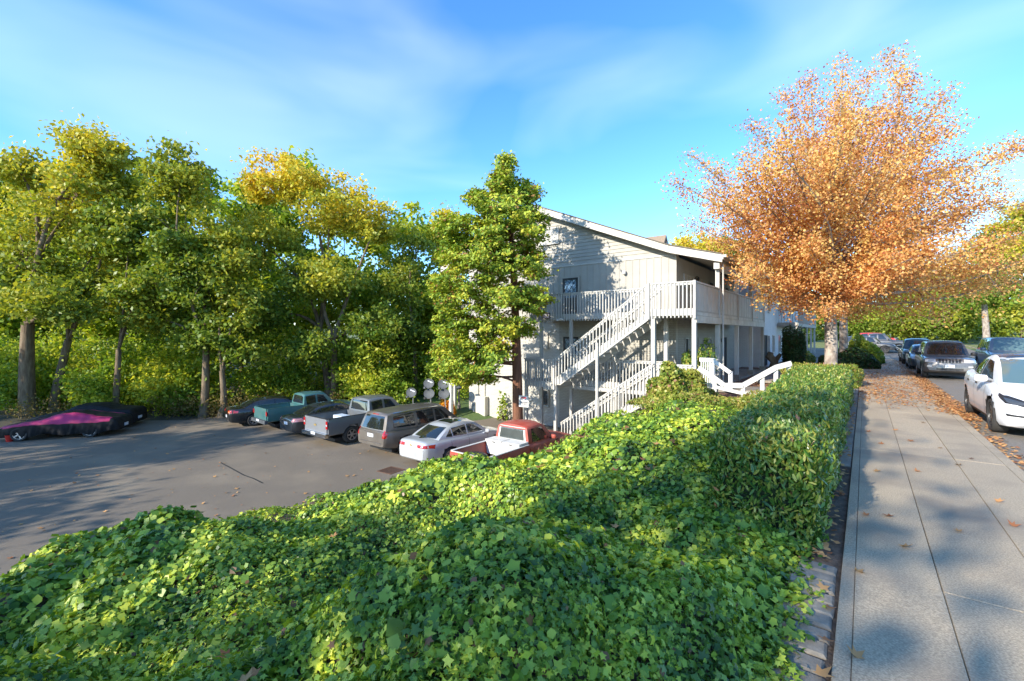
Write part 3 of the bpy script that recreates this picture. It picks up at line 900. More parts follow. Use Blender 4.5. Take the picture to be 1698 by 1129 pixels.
MB().box(-9.25, -9.0, YG - 0.15, YG - 0.04, 3.1, 3.6).build('notice_box', M['trim'], B)
# rear (left) balcony frame, mostly behind the cedar
for yy in (21.2, 27):
    MB().box(-21.2, -21.05, yy - .08, yy + .08, LOT, 5.9).build('post', M['trim'], B)
MB().box(-21.2, -19.52, 21.0, YB, 2.68, 2.86).build('rear_balcony_deck', M['wall'], B)
railing(B, (-21.2, 21.1), (-19.6, 21.1), ZU, M['trim'], 'rear_balcony_railing')
# electrical cabinets on the gable wall
for (px, py0, py1, w, dp) in ((788, 674, 694, 0.42, 0.2), (799, 657, 692, 0.75, 0.34)):
    p0, p1 = PY(px, py1, YG - 0.2), PY(px, py0, YG - 0.2)
    eb = bpy.data.objects.new('electrical_cabinet', None); COL.objects.link(eb); eb.parent = B
    MB().box(p0.x - w / 2, p0.x + w / 2, YG - dp, YG - 0.002, p0.z, p1.z).build('cabinet_body', M['box'], eb)
    MB().box(p0.x - w / 2 + .03, p0.x + w / 2 - .03, YG - dp - .015, YG - dp - .001, p0.z + .04, p1.z - .04).build('cabinet_door', M['box'], eb)
    MB().tube([(p0.x, YG - 0.1, LOT), (p0.x, YG - 0.1, p0.z)], 0.05, 8).tube([(p0.x + .1, YG - 0.08, p1.z), (p0.x + .1, YG - 0.08, 2.5)], 0.03, 8).build('conduit', M['box'], eb)

# white rails of the entry steps
fence = empty('entry_handrail', (-4.0, 17.6, -0.3), 0, 'white timber handrail that dips and rises beside the entry path', 'handrail')
def fl_(p): return (p[0] + 4.0, p[1] - 17.6, p[2] + 0.3)
near = [PY(1158, 610, 17.25), PY(1185, 627, 17.4), PY(1201, 639, 17.5), PY(1232, 639, 17.6), PY(1287, 609, 18.05), PY(1312, 602.5, 18.3)]
for a, b in zip(near, near[1:]):
    MB().bar(fl_(a), fl_(b), 0.06, 0.17).build('rail', M['white'], fence)
low = [PY(1186, 641, 17.42), PY(1200, 645, 17.5), PY(1232, 652, 17.62), PY(1285, 651, 18.05)]
for a, b in zip(low, low[1:]):
    MB().bar(fl_(a), fl_(b), 0.05, 0.11).build('lower_rail', M['white'], fence)
for (px, py, Y) in ((1185, 625, 17.45), (1232, 636, 17.65), (1264, 621, 17.9), (1286.5, 607, 18.1), (1308, 603, 18.33)):
    p = PY(px, py, Y)
    MB().box(p.x + 4 - .065, p.x + 4 + .065, p.y - 17.6 - .02, p.y - 17.6 + .11, -0.15, p.z + .3).build('post', M['white'], fence)
fence2 = empty('entry_handrail', (-4.0, 19.2, -0.3), 0, 'short white handrail with balusters beside the porch shrub', 'handrail')
def fl2(p): return (p[0] + 4.0, p[1] - 19.2, p[2] + 0.3)
f2 = [PY(1160, 596, 18.9), PY(1182, 597, 18.95), PY(1211, 618, 19.1)]
for a, b in zip(f2, f2[1:]):
    MB().bar(fl2(a), fl2(b), 0.06, 0.15).build('rail', M['white'], fence2)
for (px, py, Y) in ((1182, 594, 18.98), (1211, 616, 19.14)):
    p = fl2(PY(px, py, Y)); MB().box(p[0] - .07, p[0] + .07, p[1], p[1] + .13, -0.1, p[2]).build('post', M['white'], fence2)
for k in range(5):
    p = fl2(PY(1163 + 3.6 * k, 600, 18.92)); MB().box(p[0] - .02, p[0] + .02, p[1] - .02, p[1] + .02, -0.05, p[2]).build('baluster', M['white'], fence2)

# ------------------------------------------------------------------ neighbouring building
B2 = empty('apartment_building', (0, 0, 0), 0, 'white brick neighbouring block with balcony on thin posts beyond the columnar shrub', 'building')
MB().box(-19, -5.35, 34.5, 58, -3, 6.0).build('wall', M['whitewall'], B2)
MB().prism([(-20, 5.7), (-12.2, 7.2), (-4.2, 5.5), (-4.2, 5.75), (-12.2, 7.5), (-20, 6.0)], 'y', 34.1, 59).build('roof', M['shingle2'], B2, fixn=True)
MB().prism([(45.5 - 2.8, 6.6), (45.5 + 2.8, 6.6), (45.5 + 2.8, 8.2), (45.5, 11.9), (45.5 - 2.8, 8.2)], 'x', -22, -15.7).build('cross_gable', M['shingle2'], B2, fixn=True)
MB().prism([(45.5 - 2.5, 8.2), (45.5 + 2.5, 8.2), (45.5, 11.4)], 'x', -15.69, -15.6).build('cross_gable_face', M['bronze'], B2, fixn=True)
for (yy, zb, w, h) in ((36.2, 0.6, 0.9, 1.3), (38.4, 0.6, 0.9, 1.3), (36.4, 3.5, 0.9, 1.2), (41.5, 0.5, 1.2, 1.4), (46, 0.5, 1.2, 1.4), (50.5, 0.5, 1.2, 1.4), (42.5, 3.6, 1.2, 1.3), (48, 3.6, 1.2, 1.3)):
    opening(B2, 'window', 'x', (-5.35, yy, zb), w, h, M['white'], M['pane'], 0.06, 1)
opening(B2, 'door', 'x', (-5.35, 35.1, -0.2), 0.9, 2.1, M['bronze'], M['dark'], 0.06)
MB().box(-5.34, -3.95, 40.2, 56, 2.55, 2.78).build('balcony_deck', M['trim'], B2)
for yy in (40.4, 44.2, 48, 52, 55.8):
    MB().box(-4.15, -4.0, yy - .08, yy + .08, -0.3, 2.54).build('post', M['trim'], B2)
    MB().box(-4.12, -4.02, yy - .06, yy + .06, 3.83, 5.5).build('upper_post', M['trim'], B2)
railing(B2, (-4.0, 40.2), (-4.0, 56), 2.78, M['trim'], 'balcony_railing', drop=0.2, pitch=0.19, out=(1, 0))
railing(B2, (-5.3, 40.2), (-4.05, 40.2), 2.78, M['trim'], 'balcony_end_railing', drop=0.2, pitch=0.16)
# ------------------------------------------------------------------ vegetation
RG = np.random.default_rng(11)


def unit(n, rg=None):
    v = (rg or RG).normal(size=(n, 3))
    return v / np.linalg.norm(v, axis=1, keepdims=True)


def frames(nrm, rg=None, fwd=None):
    n = len(nrm)
    nrm = nrm / np.linalg.norm(nrm, axis=1, keepdims=True)
    r = unit(n, rg) if fwd is None else fwd
    a = r - nrm * np.sum(r * nrm, 1, keepdims=True)
    a /= np.linalg.norm(a, axis=1, keepdims=True) + 1e-9
    b = np.cross(nrm, a)
    return nrm, a, b


RHOMB = np.array([(0, 0.5, 0), (0.30, 0.02, 0.07), (0, -0.5, 0), (-0.30, 0.02, 0.07)])
BLADE = np.array([(0, 0.5, 0.02), (0.15, 0.1, 0.05), (0.12, -0.3, 0.03), (0, -0.5, 0), (-0.12, -0.3, 0.03), (-0.15, 0.1, 0.05)])
IVY = np.array([(0, 0.62, -0.10), (0.12, 0.27, 0), (0.44, 0.30, -0.09), (0.27, 0.02, 0), (0.36, -0.26, -0.07), (0, -0.17, 0.02), (-0.36, -0.26, -0.07), (-0.27, 0.02, 0), (-0.44, 0.30, -0.09), (-0.12, 0.27, 0)])
MAPLE = np.array([(0, 0.6, 0.06), (0.1, 0.25, 0), (0.5, 0.32, 0.1), (0.25, -0.02, 0), (0.33, -0.25, 0.05), (0, -0.2, -0.03), (-0.33, -0.25, 0.05), (-0.25, -0.02, 0), (-0.5, 0.32, 0.1), (-0.1, 0.25, 0)])
IVYW = np.array([(0, 0.5, -0.14), (0.2, 0.26, 0.0), (0.5, 0.2, -0.16), (0.36, -0.05, 0.0), (0.3, -0.3, -0.1), (0, -0.2, 0.03), (-0.3, -0.3, -0.1), (-0.36, -0.05, 0), (-0.5, 0.2, -0.16), (-0.2, 0.26, 0)])
IVYF = np.array([(0, 0.62, 0.16), (0.07, 0.27, 0.05), (0.24, 0.30, 0.2), (0.16, 0.02, 0.06), (0.2, -0.26, 0.14), (0, -0.17, 0), (-0.2, -0.26, 0.14), (-0.16, 0.02, 0.06), (-0.24, 0.30, 0.2), (-0.07, 0.27, 0.05)])
TRIL = np.array([(0, 0.55, -0.05), (0.42, 0.12, -0.04), (0.15, -0.3, 0.02), (-0.15, -0.3, 0.02), (-0.42, 0.12, -0.04)])


def leaves(shape, c, nrm, size, rg=None, fwd=None):
    n_, a, b = frames(nrm, rg, fwd)
    s = np.asarray(size).reshape(-1, 1, 1) * np.ones((len(c), 1, 1))
    return c[:, None, :] + s * (shape[None, :, 0:1] * b[:, None, :] + shape[None, :, 1:2] * a[:, None, :] + shape[None, :, 2:3] * n_[:, None, :])


def join_leaf_meshes(name, parts, m):
    """parts: list of vertex arrays (N, k, 3) with different k -> one mesh"""
    co = np.concatenate([p.reshape(-1, 3) for p in parts])
    tot = np.concatenate([np.full(len(p), p.shape[1]) for p in parts]).astype(np.int32)
    st = np.concatenate([[0], np.cumsum(tot)[:-1]]).astype(np.int32)
    me = bpy.data.meshes.new(name)
    me.vertices.add(len(co)); me.vertices.foreach_set('co', co.reshape(-1).astype(np.float32))
    me.loops.add(len(co)); me.loops.foreach_set('vertex_index', np.arange(len(co), dtype=np.int32))
    me.polygons.add(len(tot)); me.polygons.foreach_set('loop_start', st); me.polygons.foreach_set('loop_total', tot)
    me.materials.append(m); me.update(); me.validate()
    return me


L = {}
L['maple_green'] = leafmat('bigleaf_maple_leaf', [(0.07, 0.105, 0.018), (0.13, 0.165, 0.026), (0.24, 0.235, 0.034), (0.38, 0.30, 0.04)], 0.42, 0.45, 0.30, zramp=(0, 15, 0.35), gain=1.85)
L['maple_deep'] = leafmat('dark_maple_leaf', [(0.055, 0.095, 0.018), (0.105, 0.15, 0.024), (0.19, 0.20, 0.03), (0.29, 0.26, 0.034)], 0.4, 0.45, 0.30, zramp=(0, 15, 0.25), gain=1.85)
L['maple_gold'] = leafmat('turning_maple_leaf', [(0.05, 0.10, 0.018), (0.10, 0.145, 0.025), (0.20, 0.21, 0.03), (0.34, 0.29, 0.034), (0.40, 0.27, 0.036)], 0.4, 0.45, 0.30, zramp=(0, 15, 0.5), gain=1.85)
L['under'] = leafmat('understory_leaf', [(0.07, 0.13, 0.018), (0.13, 0.20, 0.026), (0.24, 0.28, 0.038), (0.36, 0.35, 0.05)], 0.5, 0.5, 0.25, gain=1.7)
L['orange'] = leafmat('red_maple_leaf', [(0.30, 0.13, 0.06), (0.39, 0.20, 0.09), (0.45, 0.26, 0.12), (0.49, 0.31, 0.14), (0.43, 0.31, 0.13)], 0.45, 0.5, 0.35, tint=(1.15, 0.85, 0.5), nmix=0.42, dead=((0.36, 0.11, 0.045), 0.06), gain=1.85)
L['cedar'] = leafmat('cedar_spray', [(0.06, 0.12, 0.016), (0.13, 0.19, 0.025), (0.23, 0.27, 0.03), (0.36, 0.33, 0.045)], 0.3, 0.6, 0.8, nmix=0.45, dead=((0.26, 0.13, 0.035), 0.07), gain=1.65)
L['ivy'] = leafmat('ivy_leaf', [(0.028, 0.07, 0.018), (0.07, 0.135, 0.024), (0.13, 0.205, 0.03), (0.22, 0.285, 0.04), (0.38, 0.40, 0.06)], 0.28, 0.4, 1.7, spec=0.45, nmix=0.5, gain=1.75, dead=((0.19, 0.10, 0.04), 0.012))
L['hedge'] = leafmat('laurel_leaf', [(0.025, 0.07, 0.016), (0.05, 0.11, 0.022), (0.09, 0.15, 0.03), (0.16, 0.20, 0.045), (0.27, 0.25, 0.07)], 0.25, 0.33, 0.8, spec=0.55, nmix=0.3, dead=((0.35, 0.17, 0.08), 0.012), gain=1.75)
L['litehedge'] = leafmat('privet_leaf', [(0.08, 0.13, 0.025), (0.16, 0.20, 0.04), (0.27, 0.27, 0.07), (0.36, 0.30, 0.11)], 0.3, 0.4, 1.2, nmix=0.35, dead=((0.40, 0.2, 0.12), 0.06))
L['farbush'] = leafmat('bright_bush_leaf', [(0.06, 0.12, 0.018), (0.12, 0.19, 0.028), (0.20, 0.26, 0.04), (0.28, 0.30, 0.06)], 0.4, 0.5, 0.3)
L['dark'] = leafmat('yew_needle', [(0.015, 0.035, 0.013), (0.03, 0.06, 0.018), (0.05, 0.08, 0.022)], 0.2, 0.6, 1.0, dead=((0.10, 0.05, 0.03), 0.08))
L['flame'] = leafmat('orange_shrub_leaf', [(0.42, 0.15, 0.02), (0.55, 0.26, 0.03), (0.6, 0.36, 0.05)], 0.35, 0.5, 1.5)
L['dry'] = leafmat('dry_brush', [(0.10, 0.075, 0.03), (0.17, 0.12, 0.05), (0.09, 0.11, 0.03)], 0.3, 0.7, 1.0)
L['fallen'] = leafmat('fallen_leaf', [(0.22, 0.085, 0.045), (0.34, 0.15, 0.075), (0.46, 0.25, 0.13), (0.30, 0.17, 0.09)], 0.15, 0.75, 2.0, nmix=0.15)


def limb(mb, a, b, r0, r1, bend=0.12, n=6, seg=5, rg=None):
    rg = rg or RG
    a, b = Vector(a), Vector(b)
    ln = (b - a).length
    o1 = Vector(rg.normal(size=3)) * bend * ln * 0.5
    pts, rad = [], []
    for i in range(seg + 1):
        t = i / seg
        p = a.lerp(b, t) + o1 * math.sin(math.pi * t) + Vector((0, 0, 1)) * (bend * ln * 0.35 * math.sin(math.pi * t))
        pts.append(p); rad.append(r0 + (r1 - r0) * t)
    mb.tube(pts, rad, n, caps=False)
    return pts


def crown_leaves(cl, per, size, rg, clr, flat=0.6, up=0.35, shape=RHOMB):
    """cl (K,3) clump centres -> leaves"""
    K = len(cl)
    off = rg.normal(size=(K, per, 3)) * np.asarray(clr).reshape(-1, 1, 1) * 0.55
    off[:, :, 2] *= flat
    c = (cl[:, None, :] + off).reshape(-1, 3)
    nrm = unit(len(c), rg) * 0.8 + np.array([0, 0, up]) + off.reshape(-1, 3) * 0.25
    s = size * rg.uniform(0.6, 1.25, len(c))
    return leaves(shape, c, nrm, s, rg)


def broad_tree(label, base, lobes, leafm, barkm, group=None, name='maple_tree', r0=0.3, fork=0.32, leaf=0.24, per=38, clr=0.75, seed=1, lean=(0, 0), stems=1, cat='tree', twigs=0.3, shape=RHOMB):
    rg = np.random.default_rng(seed)
    base = Vector(base)
    T = empty(name, base, 0, label, cat, group)
    ctr = sum((Vector(l[0]) for l in lobes), Vector()) / len(lobes)
    zt = max(l[0][2] + l[1][2] * 0.4 for l in lobes)
    mb = MB(); forks = []
    for s in range(stems):
        fk = Vector((base.x + lean[0] * (1 if s == 0 else -0.8), base.y + lean[1] * (1 if s == 0 else -0.6), base.z + (zt - base.z) * fork * rg.uniform(0.8, 1.15)))
        b0 = base + Vector((0.45 * r0 * s * 2, 0.3 * r0 * s, -0.25))
        pts = [b0 + Vector((0, 0, 0)), b0 + Vector((0, 0, 0.45))]
        for i in range(1, 6):
            t = i / 5
            pts.append(b0.lerp(fk, t) + Vector((math.sin(2.5 * t + seed) * 0.10, math.cos(2 * t + seed) * 0.10, 0.3 * (1 - t))))
        k = 1 if stems == 1 else 0.75
        mb.tube([p - base for p in pts], [r0 * 1.45 * k, r0 * 1.12 * k] + [r0 * k * (1.0 - 0.3 * i / 5) for i in range(1, 6)], 10, caps=False)
        forks.append(pts[-1])
    allc = []
    for (c, rad, n) in lobes:
        c = Vector(c)
        fk = min(forks, key=lambda f: (f - c).length)
        limb(mb, fk - base, c - base, r0 * 0.42, r0 * 0.12, 0.14, 7, 6, rg)
        d = unit(n, rg)
        d[:, 2] = np.where(d[:, 2] < -0.2, d[:, 2] * 0.7, d[:, 2])
        rr = rg.uniform(0.0, 1.0, n) ** 0.45 * 0.68 + 0.36 * rg.random(n)
        cl = np.array(c)[None] + d * np.array(rad)[None] * rr[:, None]
        allc.append(cl)
        for q in range(n):
            if rg.random() < twigs:
                limb(mb, c - base + Vector(((Vector(cl[q]) - c) * 0.08)), Vector(cl[q]) - base, r0 * 0.10, 0.012, 0.12, 4, 3, rg)
    mb.build('trunk', barkm, T, smooth=60)
    allc = np.concatenate(allc) - np.array(base)[None]
    lv = crown_leaves(allc, int(per * 2.0), leaf * 1.15, rg, rg.uniform(0.6, 1.3, len(allc)) * clr, shape=shape)
    link('crown', quads_mesh('crown', lv, lv.shape[1], leafm), T)
    return T


def PL(lst, d, dz=None):
    """lobes from photo pixels (px, py, rx, ry, clumps[, depth shift]) at depth d"""
    out = []
    for l in lst:
        dd = d + (l[5] if len(l) > 5 else 0)
        k = dd / FPX
        out.append((P(l[0], l[1], dd), (l[2] * k, (l[2] + l[3]) * 0.5 * k * 0.9, l[3] * k), l[4]))
    return out


def at_lot(px, d, z=LOT):
    p = P(px, HY, d); return (p.x, p.y, z)


gm = 'maples along the back edge of the car park'
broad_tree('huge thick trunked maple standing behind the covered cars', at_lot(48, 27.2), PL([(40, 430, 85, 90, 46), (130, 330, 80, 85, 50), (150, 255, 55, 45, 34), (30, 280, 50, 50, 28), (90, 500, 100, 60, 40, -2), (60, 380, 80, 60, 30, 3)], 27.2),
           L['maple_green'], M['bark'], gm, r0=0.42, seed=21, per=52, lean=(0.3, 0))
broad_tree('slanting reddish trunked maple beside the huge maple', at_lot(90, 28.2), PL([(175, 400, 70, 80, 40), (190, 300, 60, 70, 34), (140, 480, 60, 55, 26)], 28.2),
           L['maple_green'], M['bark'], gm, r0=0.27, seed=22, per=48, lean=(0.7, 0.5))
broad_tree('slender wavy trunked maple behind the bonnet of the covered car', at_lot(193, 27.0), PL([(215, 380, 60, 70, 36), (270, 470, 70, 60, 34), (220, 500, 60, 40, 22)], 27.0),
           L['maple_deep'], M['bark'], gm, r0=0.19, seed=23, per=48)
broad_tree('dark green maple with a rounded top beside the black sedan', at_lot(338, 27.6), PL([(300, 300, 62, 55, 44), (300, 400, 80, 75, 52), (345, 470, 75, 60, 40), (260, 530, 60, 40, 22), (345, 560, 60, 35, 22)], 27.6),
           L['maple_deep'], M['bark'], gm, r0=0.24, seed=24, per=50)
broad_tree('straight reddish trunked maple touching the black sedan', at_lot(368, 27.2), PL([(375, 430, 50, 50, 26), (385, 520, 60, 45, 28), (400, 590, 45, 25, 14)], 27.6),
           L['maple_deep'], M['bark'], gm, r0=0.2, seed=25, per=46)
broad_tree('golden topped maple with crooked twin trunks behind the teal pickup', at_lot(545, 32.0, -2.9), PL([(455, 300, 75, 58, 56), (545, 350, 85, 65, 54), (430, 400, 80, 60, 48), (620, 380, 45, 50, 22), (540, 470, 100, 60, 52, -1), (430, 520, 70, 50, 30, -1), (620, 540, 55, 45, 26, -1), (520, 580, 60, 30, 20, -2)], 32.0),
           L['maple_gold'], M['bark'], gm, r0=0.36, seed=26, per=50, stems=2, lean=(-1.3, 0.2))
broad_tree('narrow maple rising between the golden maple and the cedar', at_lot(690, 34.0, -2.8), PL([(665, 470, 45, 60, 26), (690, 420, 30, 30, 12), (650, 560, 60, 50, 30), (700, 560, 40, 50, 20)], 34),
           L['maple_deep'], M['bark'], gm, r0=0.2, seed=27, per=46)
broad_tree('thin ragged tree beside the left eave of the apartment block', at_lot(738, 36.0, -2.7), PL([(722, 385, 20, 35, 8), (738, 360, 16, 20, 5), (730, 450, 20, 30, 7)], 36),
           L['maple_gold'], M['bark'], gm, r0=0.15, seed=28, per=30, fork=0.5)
for (px, d, h, w, sd) in ((150, 27.0, 3.4, 1.6, 1), (255, 28.0, 3.0, 1.7, 2), (300, 28.6, 2.6, 1.4, 3), (15, 27.5, 3.2, 1.5, 4), (425, 30.5, 3.0, 1.6, 5), (480, 31.0, 3.4, 1.7, 6), (590, 31.0, 3.2, 1.9, 7), (640, 30.5, 2.8, 1.6, 8)):
    q = at_lot(px, d, -2.95)
    broad_tree('bright young maple growing low at the wood edge', q, [((q[0], q[1], -2.95 + h * .62), (w, w * .8, h * .42), 26), ((q[0] + .6, q[1] + .3, -2.95 + h * .35), (w * .9, w * .7, h * .3), 16)],
               L['under'], M['bark'], 'young maples at the wood edge', name='young_maple', r0=0.05, seed=300 + sd, per=26, leaf=0.2, clr=0.55, twigs=0.3)
# second row behind
rb = random.Random(8)
for k in range(16):
    px = -100 + k * 55 + rb.uniform(-12, 12); d = rb.uniform(36, 48)
    top = rb.uniform(300, 360) + (60 if 560 < px < 760 else 0)
    broad_tree('pale green woodland tree standing in the second row behind the maples', at_lot(px, d, -2.8), PL([(px, top, 46, 45, 22), (px - 25, top + 90, 52, 55, 26), (px + 30, top + 150, 55, 55, 26), (px, top + 220, 60, 50, 22)], d),
               L['under'], M['bark'], 'second row of woodland trees', name='woodland_tree', r0=0.2, seed=40 + k, per=34, leaf=0.42, clr=1.1, twigs=0.1)
# understory wall of leaves
rg = np.random.default_rng(77)
cl = []
for k in range(1500):
    px = rg.uniform(-140, 820); d = rg.uniform(28.8, 50); h = rg.random() ** 1.2 * (4.5 if d < 34 else 11)
    cl.append(np.array(P(px, 553 + (5 - h) * FPX / d, d)))
cl = np.array(cl)
cl = cl[~((cl[:, 0] > -22.5) & (cl[:, 1] < 36))]
extra = []
for k in range(800):
    px = rg.uniform(-140, 760); d = rg.uniform(28.2, 34); h = rg.random() ** 1.3 * 4.2
    q = P(px, 553 + (5 - h) * FPX / d, d)
    if q.y > 16 or px < 370: extra.append(tuple(q))
cl = np.concatenate([cl, np.array(extra)])
cl = cl[~((cl[:, 0] > -31) & (cl[:, 1] < 17.6))]
cl = cl[~((cl[:, 0] > -25.5) & (cl[:, 1] < 22.5))]
lv = crown_leaves(cl, 66, 0.26, rg, rg.uniform(0.5, 1.1, len(cl)), flat=0.7)
tag(link('undergrowth', quads_mesh('undergrowth', lv, 4, L['under'])), 'mass of low bright green bushes under the woodland trees', 'undergrowth', kind='stuff')
# dry brush at the kerb of the lot
cl = []
for (px0, px1, y0, n) in ((228, 372, 697, 60), (372, 640, 690, 40), (-20, 60, 708, 20)):
    for k in range(n):
        px = rg.uniform(px0, px1); p = G(px, y0 - rg.uniform(0, 7), -3.0); cl.append((p.x, p.y + rg.uniform(0.2, 2.2), -3 + rg.uniform(0.05, 1.1)))
lv = crown_leaves(np.array(cl), 44, 0.13, rg, np.full(len(cl), 0.5), flat=0.9)
tag(link('dry_brush', quads_mesh('dry_brush', lv, 4, L['dry'])), 'dry brown brush and weeds along the edge of the car park', 'brush', kind='stuff')

# trees out of frame whose shade falls over the foreground
for k, (x, y, h, w) in enumerate(((-5.2, -14, 13.2, 2.3), (-1.6, -15.5, 12.0, 1.7), (-44, -9, 8.5, 4.6), (-36, -11, 9.5, 4.4), (-28.5, -14, 10.5, 4.2), (-21.5, -14, 6.6, 3.6), (-14, -13, 7.0, 3.2), (-8.2, -12, 8.0, 2.8), (-3.4, -12.5, 7.8, 2.5), (0.6, -11, 6.6, 1.9))):
    zb = -3 if x < -13 else -0.05
    broad_tree('round headed tree lining the near end of the property', (x, y, zb), [((x, y, h * 0.72 + zb * .3), (w * .8, w * .7, h * 0.28), 34), ((x - w * .35, y + 1, h * 0.5), (w * .7, w * .6, h * 0.25), 24), ((x + w * .4, y - 1, h * 0.48), (w * .6, w * .6, h * 0.25), 24)],
               L['maple_green'], M['bark'], 'trees behind the photographer', name='shade_tree', r0=0.22, seed=90 + k, per=30 if x < -24 else 11 if h > 11 else 7, leaf=0.34, clr=0.9, twigs=0.1)

# ---- cedar in front of the gable
def cedar():
    rg = np.random.default_rng(5)
    d = 20.0
    b = P(859, HY, d); b.z = LOT
    T = empty('cedar_tree', b, 0, 'yellow green cedar with a bare red trunk in front of the gable', 'tree')
    tip = P(838, 262, d)
    mb = MB()
    trunk = [b + Vector((0, 0, -0.2)), b + Vector((0, 0, 0.3)), P(858, 640, d), P(856, 560, d), P(852, 460, d), P(846, 370, d), tip]
    mb.tube([p - b for p in trunk], [0.32, 0.25, 0.22, 0.19, 0.15, 0.09, 0.02], 12, caps=False)
    lob = [(838, 275, 10, 18, 16), (836, 305, 22, 20, 34), (872, 318, 20, 16, 24), (795, 328, 20, 12, 18), (840, 345, 46, 24, 60), (880, 365, 24, 18, 26), (750, 375, 22, 20, 24), (790, 385, 45, 26, 52), (850, 395, 48, 28, 58),
           (760, 425, 36, 30, 46), (820, 440, 45, 30, 52), (885, 440, 24, 24, 26), (745, 480, 30, 30, 36), (800, 490, 46, 28, 48), (870, 490, 38, 24, 36), (890, 500, 20, 20, 14), (755, 540, 34, 30, 44), (815, 540, 40, 26, 42), (858, 545, 30, 18, 22),
           (740, 590, 26, 28, 36), (785, 595, 40, 28, 50), (820, 580, 26, 18, 22), (790, 625, 28, 16, 26), (752, 615, 24, 20, 24)]
    cls = []
    for (px, py, rx, ry, n) in lob:
        for q in range(int(n * 1.4)):
            a = rg.uniform(0, 2 * math.pi); r = math.sqrt(rg.random())
            dd = d + rg.normal() * 0.9 * (0.5 + rx / 45)
            cls.append(P(px + rx * r * math.cos(a), py + ry * r * math.sin(a), dd))
        c0 = P(px, py, d)
        zt = min(c0.z - 0.25, tip.z - 0.5)
        # where the trunk is at that height
        for p, q in zip(trunk, trunk[1:]):
            if p.z <= zt <= q.z:
                s = p.lerp(q, (zt - p.z) / (q.z - p.z)); break
        limb(mb, s - b, c0 - b, 0.06, 0.015, 0.1, 5, 5, rg)
        for q in range(3):
            e = P(px + rx * 0.8 * rg.uniform(-1, 1), py + ry * 0.8 * rg.uniform(-1, 1), d + rg.normal() * 0.7)
            limb(mb, s.lerp(c0, 0.6) - b, e - b, 0.03, 0.008, 0.1, 4, 3, rg)
    limb(mb, P(857, 575, d) - b, P(815, 597, d) - b, 0.07, 0.03, 0.12, 6, 5, rg)
    mb.build('trunk', M['bark3'], T, smooth=60)
    cl = np.array([tuple(c - b) for c in cls])
    K = len(cl); per = 60
    # each clump is a flat drooping fan of sprays pointing away from the trunk
    out = cl.copy(); out[:, 2] = 0; out /= np.linalg.norm(out, axis=1, keepdims=True) + 1e-6
    off = rg.normal(size=(K, per, 3)) * 0.17; off[:, :, 2] *= 0.42
    c = (cl[:, None] + off)
    nrm = np.array([0, 0, 0.7]) + 0.45 * out[:, None, :] + 0.75 * unit(K * per, rg).reshape(K, per, 3)
    fw = out[:, None, :] + 0.9 * unit(K * per, rg).reshape(K, per, 3)
    c, nrm, fw = c.reshape(-1, 3), nrm.reshape(-1, 3), fw.reshape(-1, 3)
    lv = leaves(np.array([(0, 0.6, -0.08), (0.28, 0.05, 0.05), (0, -0.5, 0), (-0.28, 0.05, 0.05)]), c, nrm, rg.uniform(0.10, 0.2, len(c)), rg, fw)
    link('crown', quads_mesh('crown', lv, 4, L['cedar']), T)


cedar()

# ---- the orange street maples
def street_maple(label, base, d, ends, fill, seed, r0, z_fork, leaf=0.088, per=40, name='street_maple'):
    rg = np.random.default_rng(seed)
    b = Vector(base)
    T = empty(name, b, 0, label, 'tree', 'orange maples along the sidewalk')
    mb = MB()
    top = b + Vector((0.1, 0, z_fork + 4.5))
    tr = [b + Vector((0, 0, -0.3)), b + Vector((0, 0, 0.25)), b + Vector((0.03, 0, 1.6)), b + Vector((0.0, 0, z_fork)), b + Vector((0.06, 0.05, z_fork + 2)), top]
    mb.tube([p - b for p in tr], [r0 * 1.25, r0, r0 * 0.95, r0 * 0.9, r0 * 0.5, r0 * 0.22], 12, caps=False)
    pts_all = []
    for e in ends:
        e = Vector(e)
        dz = max(0.0, min(1.0, (e.z - b.z - z_fork) / 9.0))
        s = b + Vector((0, 0, z_fork + (0.1 + 3.6 * dz) * rg.uniform(0.5, 1.0)))
        ln = (e - s).length
        pts = limb(mb, s - b, e - b, r0 * 0.30 * min(1, ln / 6), 0.012, 0.09, 6, 7, rg)
        d0 = (e - s).normalized()
        for t in [float(v) for v in np.arange(0.30, 1.001, 0.42 / max(ln, 1.0))]:
            f = t * 7; i = min(6, int(f)); p = pts[i].lerp(pts[i + 1], f - i)
            spread = 0.16 * ln * (1.08 - t) + 0.12
            for q in range(3):
                o = Vector(rg.normal(size=3)); o -= d0 * o.dot(d0) * 0.5
                c = p + o * spread * 0.55 + d0 * rg.uniform(0, 0.4)
                pts_all.append(tuple(c))
                if rg.random() < 0.35: limb(mb, p, c, 0.018, 0.006, 0.1, 4, 2, rg)
    mb.build('trunk', M['bark2'], T, smooth=60)
    cl = np.array(pts_all + [tuple(Vector(p) - b) for p in fill])
    K = len(cl)
    off = rg.normal(size=(K, per, 3)) * 0.25; off[:, :, 2] *= 0.75
    c = (cl[:, None] + off).reshape(-1, 3)
    nrm = unit(len(c), rg) + np.array([0, 0, 0.5])
    lv = leaves(TRIL, c, nrm, leaf * rg.uniform(0.65, 1.35, len(c)), rg)
    link('crown', quads_mesh('crown', lv, 5, L['orange']), T)
    return len(c)


